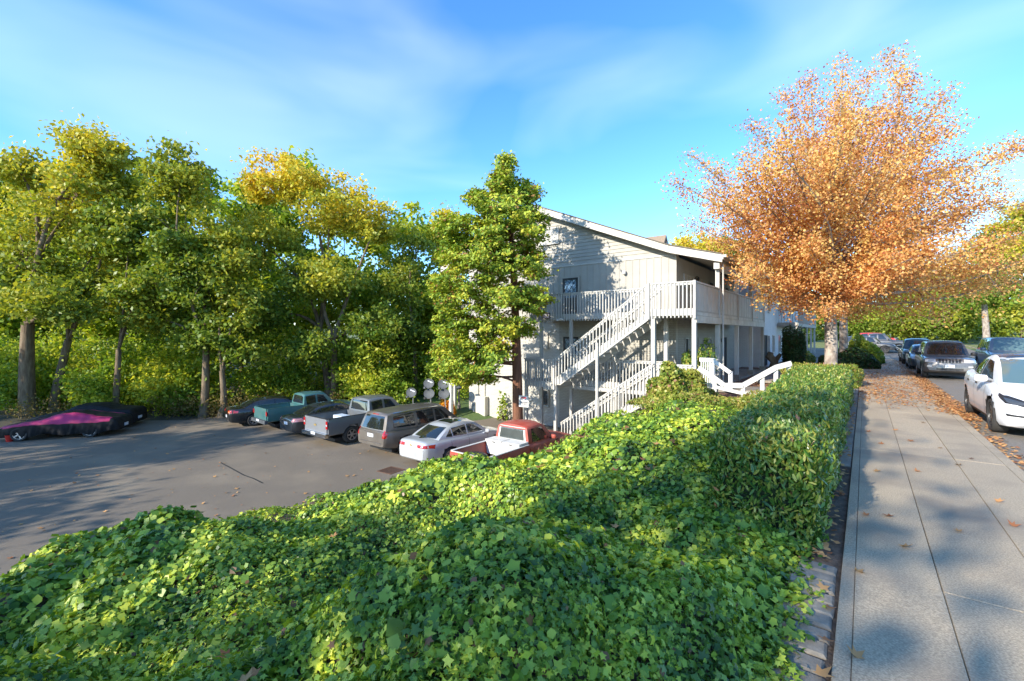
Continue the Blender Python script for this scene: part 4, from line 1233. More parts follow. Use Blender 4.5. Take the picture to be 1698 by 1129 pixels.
md = 19.2
mbase = P(1377, HY, md); mbase.z = -0.08
sil = [(1122, 302, 0), (1150, 258, .5), (1175, 345, -.5), (1240, 205, 0), (1262, 270, 1), (1302, 150, -.4), (1345, 125, .5), (1398, 112, 0), (1440, 122, 1), (1472, 88, .3), (1500, 130, -1), (1570, 148, 0), (1545, 200, .8), (1580, 200, -.6),
       (1605, 262, .6), (1600, 310, -1), (1688, 242, .3), (1650, 300, 1.2), (1675, 330, -.8), (1695, 385, .5), (1640, 400, -1.2), (1698, 430, 1.5), (1690, 465, 2.5), (1710, 340, 1.5), (1640, 470, 2.5), (1600, 440, 0), (1660, 440, 1), (1190, 400, .4), (1150, 370, 1.2), (1230, 440, -1), (1290, 480, -1.5), (1330, 500, 0), (1210, 330, -1.5),
       (1215, 465, .3), (1200, 430, 1), (1270, 500, .5), (1310, 515, -1), (1370, 515, -2), (1420, 520, 1), (1240, 400, -2), (1180, 320, 1), (1450, 470, -2), (1530, 470, -1), (1560, 420, -2.5), (1480, 500, 1), (1250, 470, 1)]
ends = [P(x, y, md + dd * 1.4) for x, y, dd in sil]
rg = np.random.default_rng(3)
while len(ends) < 104:                      # branches towards and away from the camera inside the outline
    a = rg.uniform(0, 2 * math.pi); r = math.sqrt(rg.random())
    px, py = 1405 + 235 * r * math.cos(a), 330 + 170 * r * math.sin(a)
    if py < 130 + abs(px - 1430) * 0.62: continue
    ends.append(P(px, py, md + rg.choice([-1, 1]) * rg.uniform(1.5, 5.0)))
n1 = street_maple('large orange leaved maple with a pale trunk rising from the low hedge', mbase, md, ends, [], 31, 0.24, 2.9)
b2 = P(1398, HY, 29.0); b2.z = -0.05
ends = [P(x, y, 29 + dd) for x, y, dd in ((1300, 330, 0), (1350, 280, 2), (1420, 250, -1), (1480, 270, 1), (1540, 330, 0), (1570, 400, 2), (1500, 420, -2), (1440, 470, 1), (1350, 450, -1), (1390, 360, 3), (1460, 350, -3), (1600, 440, 0), (1560, 470, -2), (1330, 400, 3), (1520, 370, 3))]
street_maple('second orange maple further along, its trunk in the dark shrubs', b2, 29, ends, [], 32, 0.24, 4.0, leaf=0.16, per=13)
# ---- far trees and bushes closing the street
fb = [(1360, 520, 70, 45, 60), (1420, 500, 60, 60, 56), (1480, 470, 70, 55, 58), (1540, 480, 60, 60, 56), (1600, 470, 60, 70, 58), (1660, 450, 60, 90, 66), (1720, 430, 70, 120, 80), (1500, 520, 40, 80, 44), (1580, 525, 30, 90, 40), (1640, 520, 45, 95, 44)]
for k, (px, py, rx, ry, d) in enumerate(fb):
    d = d * 1.4 + 6
    near_ = d < 50
    b = P(px, HY, d); gz = float(ground_z(b.x, b.y)); b.z = gz
    kk = d / FPX
    broad_tree('bright green tree closing the view at the end of the street', b, [((*P(px, py + 10, d).xy, max(P(px, py, d).z, 2.5)), (rx * kk, rx * kk * .8, ry * kk * .8), 46), ((*P(px - rx * .4, py, d).xy, gz + 3.0), (rx * kk * .8, rx * kk * .7, 3.0), 40), ((*P(px + rx * .4, py, d).xy, gz + 3.0), (rx * kk * .8, rx * kk * .7, 3.0), 40)],
               L['farbush'] if k < 7 else L['maple_green'], M['bark'], 'green trees at the end of the street', name='far_tree', r0=0.2, seed=120 + k, per=40, leaf=0.42, clr=1.5, twigs=0.1)
for k, (px, top, d) in enumerate(((1640, 385, 72), (1695, 335, 66), (1755, 320, 74), (1590, 440, 80))):
    b = P(px, HY, d); b.z = float(ground_z(b.x, b.y))
    broad_tree('tall green tree rising behind the far verge', b, PL([(px, top + 30, 45, 35, 34), (px - 20, top + 90, 55, 45, 40), (px + 25, top + 140, 55, 45, 36)], d), L['maple_green'] if k % 2 else L['farbush'], M['bark'], 'tall green trees behind the far verge', name='verge_tree', r0=0.3, seed=170 + k, per=40, leaf=0.4, clr=1.3, twigs=0.1)
p = P(1634, HY, 52); gz = float(ground_z(p.x, p.y))
broad_tree('slim green tree with a pale forked trunk on the far verge', (p.x, p.y, gz), PL([(1600, 495, 40, 22, 18), (1650, 490, 45, 25, 20), (1630, 460, 40, 25, 16)], 52), L['farbush'], M['bark2'], None, name='verge_tree', r0=0.35, seed=140, per=36, leaf=0.36, clr=1.0, fork=0.55)
for k, (px, py, rx, ry, d) in enumerate(((1150, 420, 60, 45, 62), (1215, 430, 50, 45, 66), (1290, 480, 60, 60, 75))):
    b = P(px, HY, d); b.z = 0.3
    broad_tree('yellow green tree crown showing above the apartment roof', b, PL([(px, py, rx, ry, 60), (px + 30, py + 40, rx, ry, 40)], d), L['maple_gold'] if k == 0 else L['farbush'], M['bark'], 'trees behind the apartment roofs', name='rear_tree', r0=0.3, seed=150 + k, per=40, leaf=0.4, clr=1.2, twigs=0.1)

# ---- ivy on the bank
rg = np.random.default_rng(9)
def scatter_ivy(n, rmin, rmax):
    r = np.sqrt(rg.uniform(rmin ** 2, rmax ** 2, n)); a = rg.uniform(R(-12), R(128), n)       # angle from +Y towards -X
    X = -r * np.sin(a); Y = r * np.cos(a)
    toe = np.interp(Y, TOE_Y, TOE_X)
    hedge = (X > np.interp(Y, [5, 18], [-1.15, -1.8])) & (Y > 5.15)
    lim = np.where(Y > 4.7, -0.40, -0.36 + 0.04 * np.sin(Y * 5)) + rg.normal(0, 0.05, n)
    k = (X > toe - 0.05) & (X < lim) & (Y < 16.6) & ~hedge
    dp = X * FW.x + Y * FW.y; xr_ = X * RT.x + Y * RT.y
    k &= (dp > 0.7) & (np.abs(xr_) < 1.45 * dp + 0.8)
    return X[k], Y[k]
parts = []; near_leaf = None
for (n, r0_, r1_, s0, s1, shp) in ((76000, 0.6, 3.6, 0.028, 0.066, IVY), (90000, 3.6, 6.2, 0.036, 0.078, IVY), (90000, 6.2, 10.5, 0.055, 0.105, TRIL), (90000, 10.5, 18.5, 0.065, 0.12, RHOMB)):
    X, Y = scatter_ivy(n, r0_, r1_)
    e = 0.06
    Z = ivy_z(X, Y)
    gxv = (ivy_z(X + e, Y) - ivy_z(X - e, Y)) / (2 * e); gyv = (ivy_z(X, Y + e) - ivy_z(X, Y - e)) / (2 * e)
    nb = np.stack([-gxv, -gyv, np.ones_like(X)], -1)
    nb /= np.linalg.norm(nb, axis=1, keepdims=True)
    c = np.stack([X, Y, Z], -1) + nb * (rg.normal(0, 0.03, len(X)) + 0.015 * np.sin(X * 9 + 3 * np.sin(Y * 7)))[:, None]
    nr = nb + 0.8 * unit(len(X), rg)
    # leaf tips hang downhill
    fw = np.stack([gxv, gyv, np.zeros_like(X)], -1) * -0.7 + unit(len(X), rg) + np.array([0.0, -0.25, 0])
    patch = 0.5 + 0.5 * np.sin(1.7 * X + 2.3 * np.sin(0.9 * Y)) * np.sin(1.4 * Y - 0.6 * X)
    sz = rg.uniform(s0, s1, len(X)) * (0.75 + 0.45 * patch) * np.where(rg.random(len(X)) < 0.06, 1.35, 1.0)
    if shp is IVY and r0_ < 1:
        order = np.argsort(np.hypot(c[:, 0], np.hypot(c[:, 1], c[:, 2] - 2)) + rg.uniform(0, 0.8, len(c)))
        pc = c @ np.array([[RT.x, FW.x], [RT.y, FW.y], [0, 0]])
        vis = (pc[:, 1] > 1.2) & (np.abs(pc[:, 0] / np.maximum(pc[:, 1], .1)) < 1.12) & ((c[:, 2] - 2) / np.maximum(pc[:, 1], .1) > -0.76)
        order = [i for i in order if vis[i]][:300]
        sel = np.zeros(len(c), bool); sel[order] = True
        near_leaf = (c[sel], nr[sel], sz[sel], fw[sel])
        c, nr, sz, fw = c[~sel], nr[~sel], sz[~sel], fw[~sel]
    sz = sz * np.exp(rg.normal(0, 0.22, len(sz)))
    if shp is IVY:
        pick = rg.random(len(c))
        for lo_, hi_, sh_ in (((0, .55, IVY), (.55, .75, IVYW), (.75, .9, TRIL), (.9, 1.01, IVYF)) if r0_ < 1 else ((0, .28, IVY), (.28, .36, IVYW), (.36, .95, TRIL), (.95, 1.01, IVYF))):
            q_ = (pick >= lo_) & (pick < hi_)
            parts.append(leaves(sh_, c[q_], nr[q_], sz[q_], rg, fw[q_]))
    else: parts.append(leaves(shp, c, nr, sz, rg, fw))
ivy = tag(link('ivy', join_leaf_meshes('ivy', parts, L['ivy'])), 'dense green ivy carpeting the bank between sidewalk and car park', 'ivy', kind='stuff')
lm = quads_mesh('ivy_leaf', IVY[None] * 1.0, 10, L['ivy'])
n_, a_, b_ = frames(near_leaf[1], rg, near_leaf[3])
for i in range(len(near_leaf[0])):
    o = link('leaf', lm, ivy)
    s = float(near_leaf[2][i])
    mt = Matrix(((b_[i][0] * s, a_[i][0] * s, n_[i][0] * s, near_leaf[0][i][0]), (b_[i][1] * s, a_[i][1] * s, n_[i][1] * s, near_leaf[0][i][1]), (b_[i][2] * s, a_[i][2] * s, n_[i][2] * s, near_leaf[0][i][2] + 0.02), (0, 0, 0, 1)))
    o.matrix_world = mt


# a tangle of dead reddish vines in the dip of the bank
dv_ = []
for (px, py, d, n, sg_) in ((932, 782, 9.6, 60, .35), (965, 800, 9.0, 40, .3), (905, 770, 10.4, 30, .3)):
    c0 = P(px, py, d)
    for k in range(n):
        X = c0.x + rg.normal(0, sg_); Y = c0.y + rg.normal(0, sg_ * .6); dv_.append((X, Y, float(ivy_z(X, Y)) + rg.uniform(0.02, 0.08)))
lv = leaves(BLADE, np.repeat(np.array(dv_), 4, 0) + rg.normal(0, .05, (len(dv_) * 4, 3)), unit(len(dv_) * 4, rg), rg.uniform(.05, .12, len(dv_) * 4), rg)
tag(link('dead_vines', quads_mesh('dead_vines', lv, 6, leafmat('dead_vine', [(0.06, 0.025, 0.02), (0.11, 0.045, 0.035), (0.16, 0.08, 0.05)], .1, .8, 2.0))), 'reddish brown dead vines in a dip of the ivy bank', 'vines', kind='stuff')

# ---- clipped hedges and shrubs
def box_shrub(name, label, cat, x0, x1, y0, y1, z0, z1, leafm, n, size, seed, rnd_=0.25, up=0.9, shape=BLADE, core=(0.02, 0.03, 0.012), group=None, wob=0.05, taper=None):
    rg = np.random.default_rng(seed)
    T = empty(name, ((x0 + x1) / 2, (y0 + y1) / 2, z0), 0, label, cat, group)
    w, l, h = (x1 - x0) / 2, (y1 - y0) / 2, z1 - z0
    areas = np.array([4 * w * l, 2 * l * h, 2 * l * h, 2 * w * h, 2 * w * h])
    # more leaves where the camera is close
    face = rg.choice(5, n, p=areas / areas.sum())
    u = rg.uniform(-1, 1, n); v = rg.uniform(-1, 1, n)
    ty = rg.random(n) ** 1.35 * 2 - 1
    c = np.zeros((n, 3)); nr = np.zeros((n, 3))
    m = face == 0; c[m] = np.stack([u[m] * w, ty[m] * l, np.full(m.sum(), h)], -1); nr[m] = (0, 0, 1)
    for f, sx in ((1, -1), (2, 1)):
        m = face == f; c[m] = np.stack([np.full(m.sum(), sx * w), ty[m] * l, (v[m] + 1) / 2 * h], -1); nr[m] = (sx, 0, 0.2)
    for f, sy in ((3, -1), (4, 1)):
        m = face == f; c[m] = np.stack([u[m] * w, np.full(m.sum(), sy * l), (v[m] + 1) / 2 * h], -1); nr[m] = (0, sy, 0.2)
    # round the edges
    q = np.maximum(np.abs(c[:, 0]) - (w - rnd_), 0) / rnd_; q2 = np.maximum(c[:, 2] - (h - rnd_), 0) / rnd_; q3 = np.maximum(np.abs(c[:, 1]) - (l - rnd_), 0) / rnd_
    rr = np.sqrt(q * q + q2 * q2 + q3 * q3); k = np.where(rr > 1, 1 / np.maximum(rr, 1e-6), 1)
    c[:, 0] = np.sign(c[:, 0]) * (np.minimum(np.abs(c[:, 0]), w - rnd_) + q * rnd_ * k)
    c[:, 1] = np.sign(c[:, 1]) * (np.minimum(np.abs(c[:, 1]), l - rnd_) + q3 * rnd_ * k)
    c[:, 2] = np.minimum(c[:, 2], h - rnd_) + q2 * rnd_ * k
    c += nr * (wob * (np.sin(3.1 * c[:, 1:2] + 2 * c[:, 0:1]) + np.sin(5.3 * c[:, 2:3] + 2.2 * c[:, 1:2] + seed)) + rg.normal(0, 0.035, (n, 1)) - 0.05 * rg.random((n, 1)) ** 2 * 2)
    if taper: c[:, 0] = np.where(c[:, 0] < w, w - (w - c[:, 0]) * np.interp(c[:, 1], [-l, l], taper), c[:, 0])
    fw = np.array([0, 0, up]) + 0.5 * nr + 0.75 * unit(n, rg)
    nn = nr * 0.8 + 0.8 * unit(n, rg)
    lv = leaves(shape, c, nn, size * rg.uniform(0.65, 1.3, n), rg, fw)
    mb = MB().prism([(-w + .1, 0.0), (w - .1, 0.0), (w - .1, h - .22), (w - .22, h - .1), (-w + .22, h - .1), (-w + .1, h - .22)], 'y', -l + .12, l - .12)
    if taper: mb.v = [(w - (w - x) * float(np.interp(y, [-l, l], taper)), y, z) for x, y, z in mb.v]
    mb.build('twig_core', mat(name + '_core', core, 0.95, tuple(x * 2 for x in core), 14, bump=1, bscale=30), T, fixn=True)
    link('foliage', quads_mesh('foliage', lv, lv.shape[1], leafm), T)
    return T


def ball_shrub(name, label, cat, c, rad, leafm, n, size, seed, shape=BLADE, group=None, lump=0.18, column=False):
    rg = np.random.default_rng(seed)
    T = empty(name, c, 0, label, cat, group)
    d = unit(n, rg); d[:, 2] = np.abs(d[:, 2]) * 1.0
    ph = rg.uniform(0, 6, 3)
    f = 1 + lump * np.sin(4 * d[:, 0] + ph[0]) * np.sin(4 * d[:, 1] + ph[1]) + lump * 0.6 * np.sin(7 * d[:, 2] + 5 * d[:, 0] + ph[2])
    rr = (1 - 0.35 * rg.random(n) ** 2.2) * f
    if column:
        k_ = np.hypot(d[:, 0], d[:, 1]); hz = rg.random(n); tp = np.where(hz > 0.85, np.sqrt(np.maximum(0.02, 1 - ((hz - 0.85) / 0.15) ** 2)), 0.85 + 0.15 * np.sin(hz * 3.2))
        d = np.stack([d[:, 0] / k_ * tp, d[:, 1] / k_ * tp, hz], -1)
    p = d * np.array(rad) * rr[:, None]
    nn = d * 0.7 + 0.8 * unit(n, rg)
    fw = d * 0.4 + np.array([0, 0, 0.4]) + unit(n, rg)
    lv = leaves(shape, p, nn, size * rg.uniform(0.6, 1.3, n), rg, fw)
    mb = MB()
    for k in range(6):
        e = Vector(unit(1, rg)[0]); e.z = abs(e.z) + 0.3; e.normalize()
        mb.tube([(0, 0, -0.1), (e.x * rad[0] * .8, e.y * rad[1] * .8, e.z * rad[2] * .8)], [0.03, 0.008], 5, caps=False)
    mb.build('stems', M['bark'], T)
    link('foliage', quads_mesh('foliage', lv, lv.shape[1], leafm), T)
    return T


box_shrub('clipped_hedge', 'long clipped laurel hedge running beside the sidewalk above the ivy bank', 'hedge', -1.95, -0.36, 5.15, 18.3, -0.05, 0.90, L['hedge'], 72000, 0.076, 61, taper=(0.6, 1.0), wob=0.03, rnd_=0.16)
box_shrub('clipped_hedge', 'low yellowing hedge across the foot of the large orange maple', 'hedge', -2.6, -0.15, 21.0, 23.0, -0.05, 0.72, L['litehedge'], 9000, 0.10, 62, group=None)
p = P(1125, HY, 15.2)
ball_shrub('round_shrub', 'round lumpy ivy covered shrub in front of the entry landing', 'shrub', (p.x, p.y, -0.55), (0.98, 0.9, 1.5), L['litehedge'], 8500, 0.12, 63, TRIL)
# sunlit ground cover between bank and handrail
rg = np.random.default_rng(64)
n = 22000
X = rg.uniform(-6.2, -1.9, n); Y = rg.uniform(13.2, 17.35, n)
k = (Y > 13.4 + 0.8 * np.abs(X + 3.5) ** 0.5 * 0.5)
X, Y = X[k], Y[k]
Z = np.maximum(ivy_z(X, Y), -0.32) + 0.06 + 0.06 * np.sin(2.2 * X + 1) * np.sin(2.6 * Y) + rg.normal(0, 0.03, len(X))
lv = leaves(BLADE, np.stack([X, Y, Z], -1), unit(len(X), rg) * .8 + np.array([0, 0, .7]), rg.uniform(0.07, 0.14, len(X)), rg)
tag(link('ground_cover', quads_mesh('ground_cover', lv, 6, L['litehedge'])), 'sunlit yellow green ground cover below the white handrail', 'ground cover', kind='stuff')
# porch shrub, columnar yew, dark shrubs at second trunk
ball_shrub('porch_shrub', 'leafy dark green shrub growing against the porch post', 'shrub', (-5.6, 20.0, -0.3), (0.75, 0.7, 1.65), L['hedge'], 3800, 0.16, 65, BLADE, lump=0.3)
p = P(1316, HY, 29.0)
ball_shrub('columnar_yew', 'dark columnar yew standing before the white brick wall', 'shrub', (p.x, p.y, -0.25), (0.62, 0.62, 2.6), L['dark'], 9000, 0.13, 66, RHOMB, lump=0.08, column=True)
p = P(1337, HY, 33.0)
ball_shrub('low_shrub', 'low dark green shrub beside the front path', 'shrub', (p.x - .2, p.y, -0.2), (0.7, 0.7, 0.95), L['hedge'], 2000, 0.17, 67, RHOMB)
p = P(1404, HY, 27.0)
ball_shrub('low_shrub', 'broad dark shrub around the second maple trunk', 'shrub', (p.x, p.y, -0.2), (1.6, 1.5, 1.15), L['dark'], 6000, 0.17, 68, RHOMB)
p = P(1425, HY, 31.5)
ball_shrub('low_shrub', 'bright topped shrub behind the second maple trunk', 'shrub', (p.x, p.y, -0.2), (1.3, 1.6, 1.75), L['farbush'], 5000, 0.2, 69, RHOMB)
p = G(742, 688, -2.75)
ball_shrub('flame_shrub', 'small bright orange shrub beside the white balcony post', 'shrub', (PY(741, 680, 19.3).x, 19.3, -3.0), (0.55, 0.5, 1.05), L['flame'], 1500, 0.2, 70, BLADE)
for (px, yy, h) in ((838, 20.4, 1.6),):
    p = PY(px, 690, yy)
    ball_shrub('wall_sapling', 'small leafy sapling against the gable wall beside the cabinets', 'sapling', (p.x - .2, p.y, -3), (0.3, 0.25, h), L['farbush'], 160, 0.17, 71, TRIL)

# ---- fallen leaves
rg = np.random.default_rng(15)
lf = [quads_mesh('fallen_leaf', (s * np.array([1, 1, f]))[None], 10, L['fallen']) for s, f in ((MAPLE, 1.0), (MAPLE, 2.2), (IVY, -1.5))]
def drop(p, size, label, group):
    o = link('fallen_leaf', lf[int(rg.integers(3))], None, p, (rg.uniform(-.3, .3), rg.uniform(-.3, .3), rg.uniform(0, 6.28)), (size,) * 3)
    tag(o, label, 'leaf', group)
for k in range(75):
    p = G(rg.uniform(10, 620), 720 + 230 * rg.random() ** 1.1, LOT + 0.02)
    toe = float(np.interp(p.y, TOE_Y, TOE_X))
    if p.x < toe - 0.3: drop(p, rg.uniform(0.08, 0.16), 'dry tan leaf lying on the car park asphalt', 'fallen leaves on the car park')
for (px, py) in ((1423, 946), (1437, 853), (1365, 972), (1374, 1006), (1372, 1060), (1361, 1115), (1475, 855), (1500, 905), (1590, 880), (1520, 780), (1455, 780), (1462, 735), (1560, 742), (1485, 712), (1530, 700), (1610, 760), (1655, 830), (1590, 770), (1440, 715), (1510, 730), (1420, 1085), (1680, 870)):
    p = G(px, py, 0.015)
    drop(p, rg.uniform(0.08, 0.13), 'brown curled leaf lying on the sidewalk concrete' if p.x > -0.16 else 'brown curled leaf lying on the edging pavers', 'fallen leaves on the sidewalk' if p.x > -0.16 else 'fallen leaves on the pavers')
for k in range(26):
    a = rg.uniform(R(5), R(75)); r = rg.uniform(2.6, 7.5); X, Y = -r * math.sin(a), r * math.cos(a)
    if X < -0.7 and not (X > -2.1 and Y > 4.9): drop((X, Y, float(ivy_z(X, Y)) + 0.07), rg.uniform(0.08, 0.13), 'brown dead leaf resting on top of the ivy', 'dead leaves on the ivy')
# litter drifts under the maples
n = 26000
Y = np.abs(rg.normal(0, 1, n)) * 11 + 15.5; X = rg.uniform(-0.15, 2.3, n)
dens = np.exp(-((X - 1.95) / 0.3) ** 2) + 0.42 * sm((Y - 15) / 5) * np.exp(-((X - 0.6) / 1.2) ** 2) * (0.45 + 0.55 * np.sin(X * 4 + Y * 1.7) ** 2)
k = (rg.random(n) < dens) & (Y < 46)
X, Y = X[k], Y[k]
X2 = rg.normal(1.98, 0.13, 2600); Y2 = rg.uniform(5, 34, 2600); kk = X2 > 1.86
X = np.concatenate([X, X2[kk]]); Y = np.concatenate([Y, Y2[kk]])
X3 = rg.uniform(-0.5, -0.2, 500); Y3 = rg.uniform(4.8, 18, 500)
X4 = rg.uniform(-6.0, -0.3, 9000); Y4 = rg.uniform(19.0, 45, 9000)
X = np.concatenate([X, X3, X4]); Y = np.concatenate([Y, Y3, Y4])
X5 = rg.uniform(-36, -12.5, 1500); Y5 = rg.uniform(-2, 17, 1500); e5 = (X5 < np.interp(Y5, TOE_Y, TOE_X) - 0.1) & ((rg.random(1500) < 0.25) | (X5 < -29) | (Y5 > 15))
X = np.concatenate([X, X5[e5]]); Y = np.concatenate([Y, Y5[e5]])
Z = np.where(X < -11, LOT + 0.012, np.where(X > 1.86, -0.10, np.where(X > -0.16, 0.014, ground_z(X, Y) + 0.03)))
lv = leaves(TRIL, np.stack([X, Y, Z + rg.uniform(0, 0.02, len(X))], -1), unit(len(X), rg) * 0.35 + np.array([0, 0, 1]), rg.uniform(0.04, 0.085, len(X)), rg)
tag(link('leaf_litter', quads_mesh('leaf_litter', lv, 5, L['fallen'])), 'drifts of fallen orange leaves over sidewalk and gutter under the maples', 'leaf litter', kind='stuff')
# ------------------------------------------------------------------ vehicles
# local frame: s runs from the nose (0) to the tail (L); x to the car's right... y = L/2 - s, z up
def smooth_interp(s, xs, ys, w=0.05):
    d = np.linspace(xs[0], xs[-1], 400)
    v = np.interp(d, xs, ys)
    k = max(1, int(w * 400))
    ker = np.hanning(2 * k + 1); ker /= ker.sum()
    vp = np.concatenate([2 * v[0] - v[k:0:-1], v, 2 * v[-1] - v[-2:-k - 2:-1]])
    return np.interp(s, d, np.convolve(vp, ker, 'valid'))


def loft_body(sp, s0=0.0, s1=None, n=64):
    L_ = sp['L']; s1 = L_ if s1 is None else s1
    S = np.unique(np.concatenate([np.linspace(s0, s1, n), s0 + np.array([0.015, 0.04, 0.08, 0.14]), s1 - np.array([0.015, 0.04, 0.08, 0.14])]))
    top = smooth_interp(S, *zip(*sp['top']), w=sp.get('sm', 0.02))
    bot = smooth_interp(S, *zip(*sp['bot']), w=0.015)
    wid = smooth_interp(S, *zip(*sp['wid']), w=0.02)
    vs_, fs = [], []
    sec = sp.get('sec') or [(0.0, 0.0), (0.78, 0.0), (0.93, 0.035), (0.975, 0.16), (0.985, 0.36), (1.0, 0.58), (0.995, 0.74), (0.965, 0.88), (0.92, 0.955), (0.84, 0.99), (0.5, 1.0), (0.0, 1.0)]
    crown = sp.get('crown', 0.035)
    ring = []
    for sgn in (1, -1):
        rng_ = sec if sgn == 1 else sec[-2:0:-1]
        for (fx, fz) in rng_: ring.append((fx * sgn, fz))
    nr = len(ring)
    for s, t, b, w in zip(S, top, bot, wid):
        for fx, fz in ring:
            z = b + (t - b) * fz + crown * max(0.0, 1 - (abs(fx) / 0.9) ** 2) * (1 if fz > 0.9 else 0)
            vs_.append((w / 2 * fx, L_ / 2 - s, z))
    for i in range(len(S) - 1):
        for k in range(nr):
            k2 = (k + 1) % nr
            fs.append((i * nr + k, i * nr + k2, (i + 1) * nr + k2, (i + 1) * nr + k))
    fs.append(tuple(range(nr - 1, -1, -1))); fs.append(tuple(range((len(S) - 1) * nr, len(S) * nr)))
    return vs_, fs


def loft_cabin(sp):
    c = sp['cabin']; L_ = sp['L']
    a0, a1, r1, r0 = c['fb'], c['ft'], c['rt'], c['rb']           # s of windscreen base/top, rear top/base
    zb, H, wb, wr = c['zb'], sp['H'], c['wb'], c['wr']
    levels = [(-0.12, 0), (0, 0), (0.2, 0), (0.4, 0), (0.6, 0), (0.78, 0), (0.88, 0.01), (0.945, 0.035), (0.985, 0.085), (1.0, 0.16)]
    nf, ns = 9, 16
    vs_, fs = [], []
    for t, ins in levels:
        tt = max(t, 0)
        cur = tt ** 0.92
        f = a0 + (a1 - a0) * cur + ins * 0.8; r = r0 + (r1 - r0) * (tt ** c.get('rp', 1.0)) - ins * 0.8
        hw = (wb + (wr - wb) * tt ** 1.25) / 2 - ins
        z = zb + (H - zb) * t
        mid = (f + r) / 2; half = (r - f) / 2
        def W(s): return hw * (1 - c.get('taper', 0.07) * ((s - mid) / half) ** 2)
        def Z(s, x): return z - (c.get('rooffall', 0.06) * ((s - mid) / half) ** 2 * max(0, t)) * t + (0.035 * (1 - (x / hw) ** 2) if t > 0.97 else 0)
        pts = []
        for k in range(nf):
            x = -1 + 2 * k / nf
            pts.append((x * W(f), f - c.get('bow', 0.16) * (1 - x * x), f))
        for k in range(ns):
            s = f + (r - f) * k / ns
            pts.append((W(s), s, s))
        for k in range(nf):
            x = 1 - 2 * k / nf
            pts.append((x * W(r), r + c.get('rbow', 0.10) * (1 - x * x), r))
        for k in range(ns):
            s = r + (f - r) * k / ns
            pts.append((-W(s), s, s))
        for x, s, s_ in pts:
            vs_.append((x, L_ / 2 - s, Z(s_, x)))
    nr = 2 * (nf + ns)
    for i in range(len(levels) - 1):
        for k in range(nr):
            k2 = (k + 1) % nr
            fs.append((i * nr + k, i * nr + k2, (i + 1) * nr + k2, (i + 1) * nr + k))
    # roof: bridge the front half of the top ring to the back half
    b = (len(levels) - 1) * nr
    right = [b + nf + k for k in range(ns + 1)]; left = [b + (2 * nf + ns + ns - k) % nr for k in range(ns + 1)]
    m = 6
    grid = []
    for k in range(ns + 1):
        pr, pl = Vector(vs_[right[k]]), Vector(vs_[left[k]])
        row = [left[k]]
        for j in range(1, m):
            q = pl.lerp(pr, j / m); q.z += 0.03 * (1 - (2 * j / m - 1) ** 2)
            vs_.append(tuple(q)); row.append(len(vs_) - 1)
        row.append(right[k]); grid.append(row)
    for k in range(ns):
        for j in range(m):
            fs.append((grid[k][j], grid[k][j + 1], grid[k + 1][j + 1], grid[k + 1][j]))
    # front and back caps of the roof (thin slivers)
    fs.append(tuple([b + k for k in range(nf)] + [b + nf] + [grid[0][j] for j in range(m - 1, 0, -1)]))
    fs.append(tuple([b + nf + ns + k for k in range(nf)] + [b + 2 * nf + ns] + [grid[ns][j] for j in range(1, m)]))
    fs.append(tuple(range(nr - 1, -1, -1)))
    return vs_, fs


def wheel_cut(me, cyls, darkm):
    """cut wheel arches out of a closed body with a boolean"""
    o = bpy.data.objects.new('tmp_body', me); COL.objects.link(o)
    mb = MB()
    for (y, z, r, x0, x1) in cyls:
        n = 28
        vs_ = [(x, y + r * math.cos(2 * math.pi * k / n), z + r * math.sin(2 * math.pi * k / n)) for x in (x0, x1) for k in range(n)]
        mb.add(vs_, [tuple(range(n)), tuple(range(2 * n - 1, n - 1, -1))] + [(k, k + n, (k + 1) % n + n, (k + 1) % n) for k in range(n)])
    cm = mb.mesh('tmp_cut', darkm, fixn=True)
    c = bpy.data.objects.new('tmp_cut', cm); COL.objects.link(c)
    md_ = o.modifiers.new('b', 'BOOLEAN'); md_.operation = 'DIFFERENCE'; md_.object = c; md_.solver = 'EXACT'
    dg = bpy.context.evaluated_depsgraph_get(); dg.update()
    res = bpy.data.meshes.new_from_object(o.evaluated_get(dg))
    bpy.data.objects.remove(o); bpy.data.objects.remove(c)
    mats = list(me.materials)
    res.materials.clear()
    for m_ in mats: res.materials.append(m_)
    res.materials.append(darkm)
    di = len(mats)
    for p in res.polygons:
        for (y, z, r, x0, x1) in cyls:
            if x0 - .01 < p.center.x < x1 + .01 and abs(math.hypot(p.center.y - y, p.center.z - z) - r) < 0.02 or (abs(p.center.x - (x0 if x0 > -0.8 and x0 > 0 else x1)) < 0.01 and math.hypot(p.center.y - y, p.center.z - z) < r):
                p.material_index = di
    return res


def tri_bvh(vs_, fs):
    return BVHTree.FromPolygons([Vector(v) for v in vs_], fs)


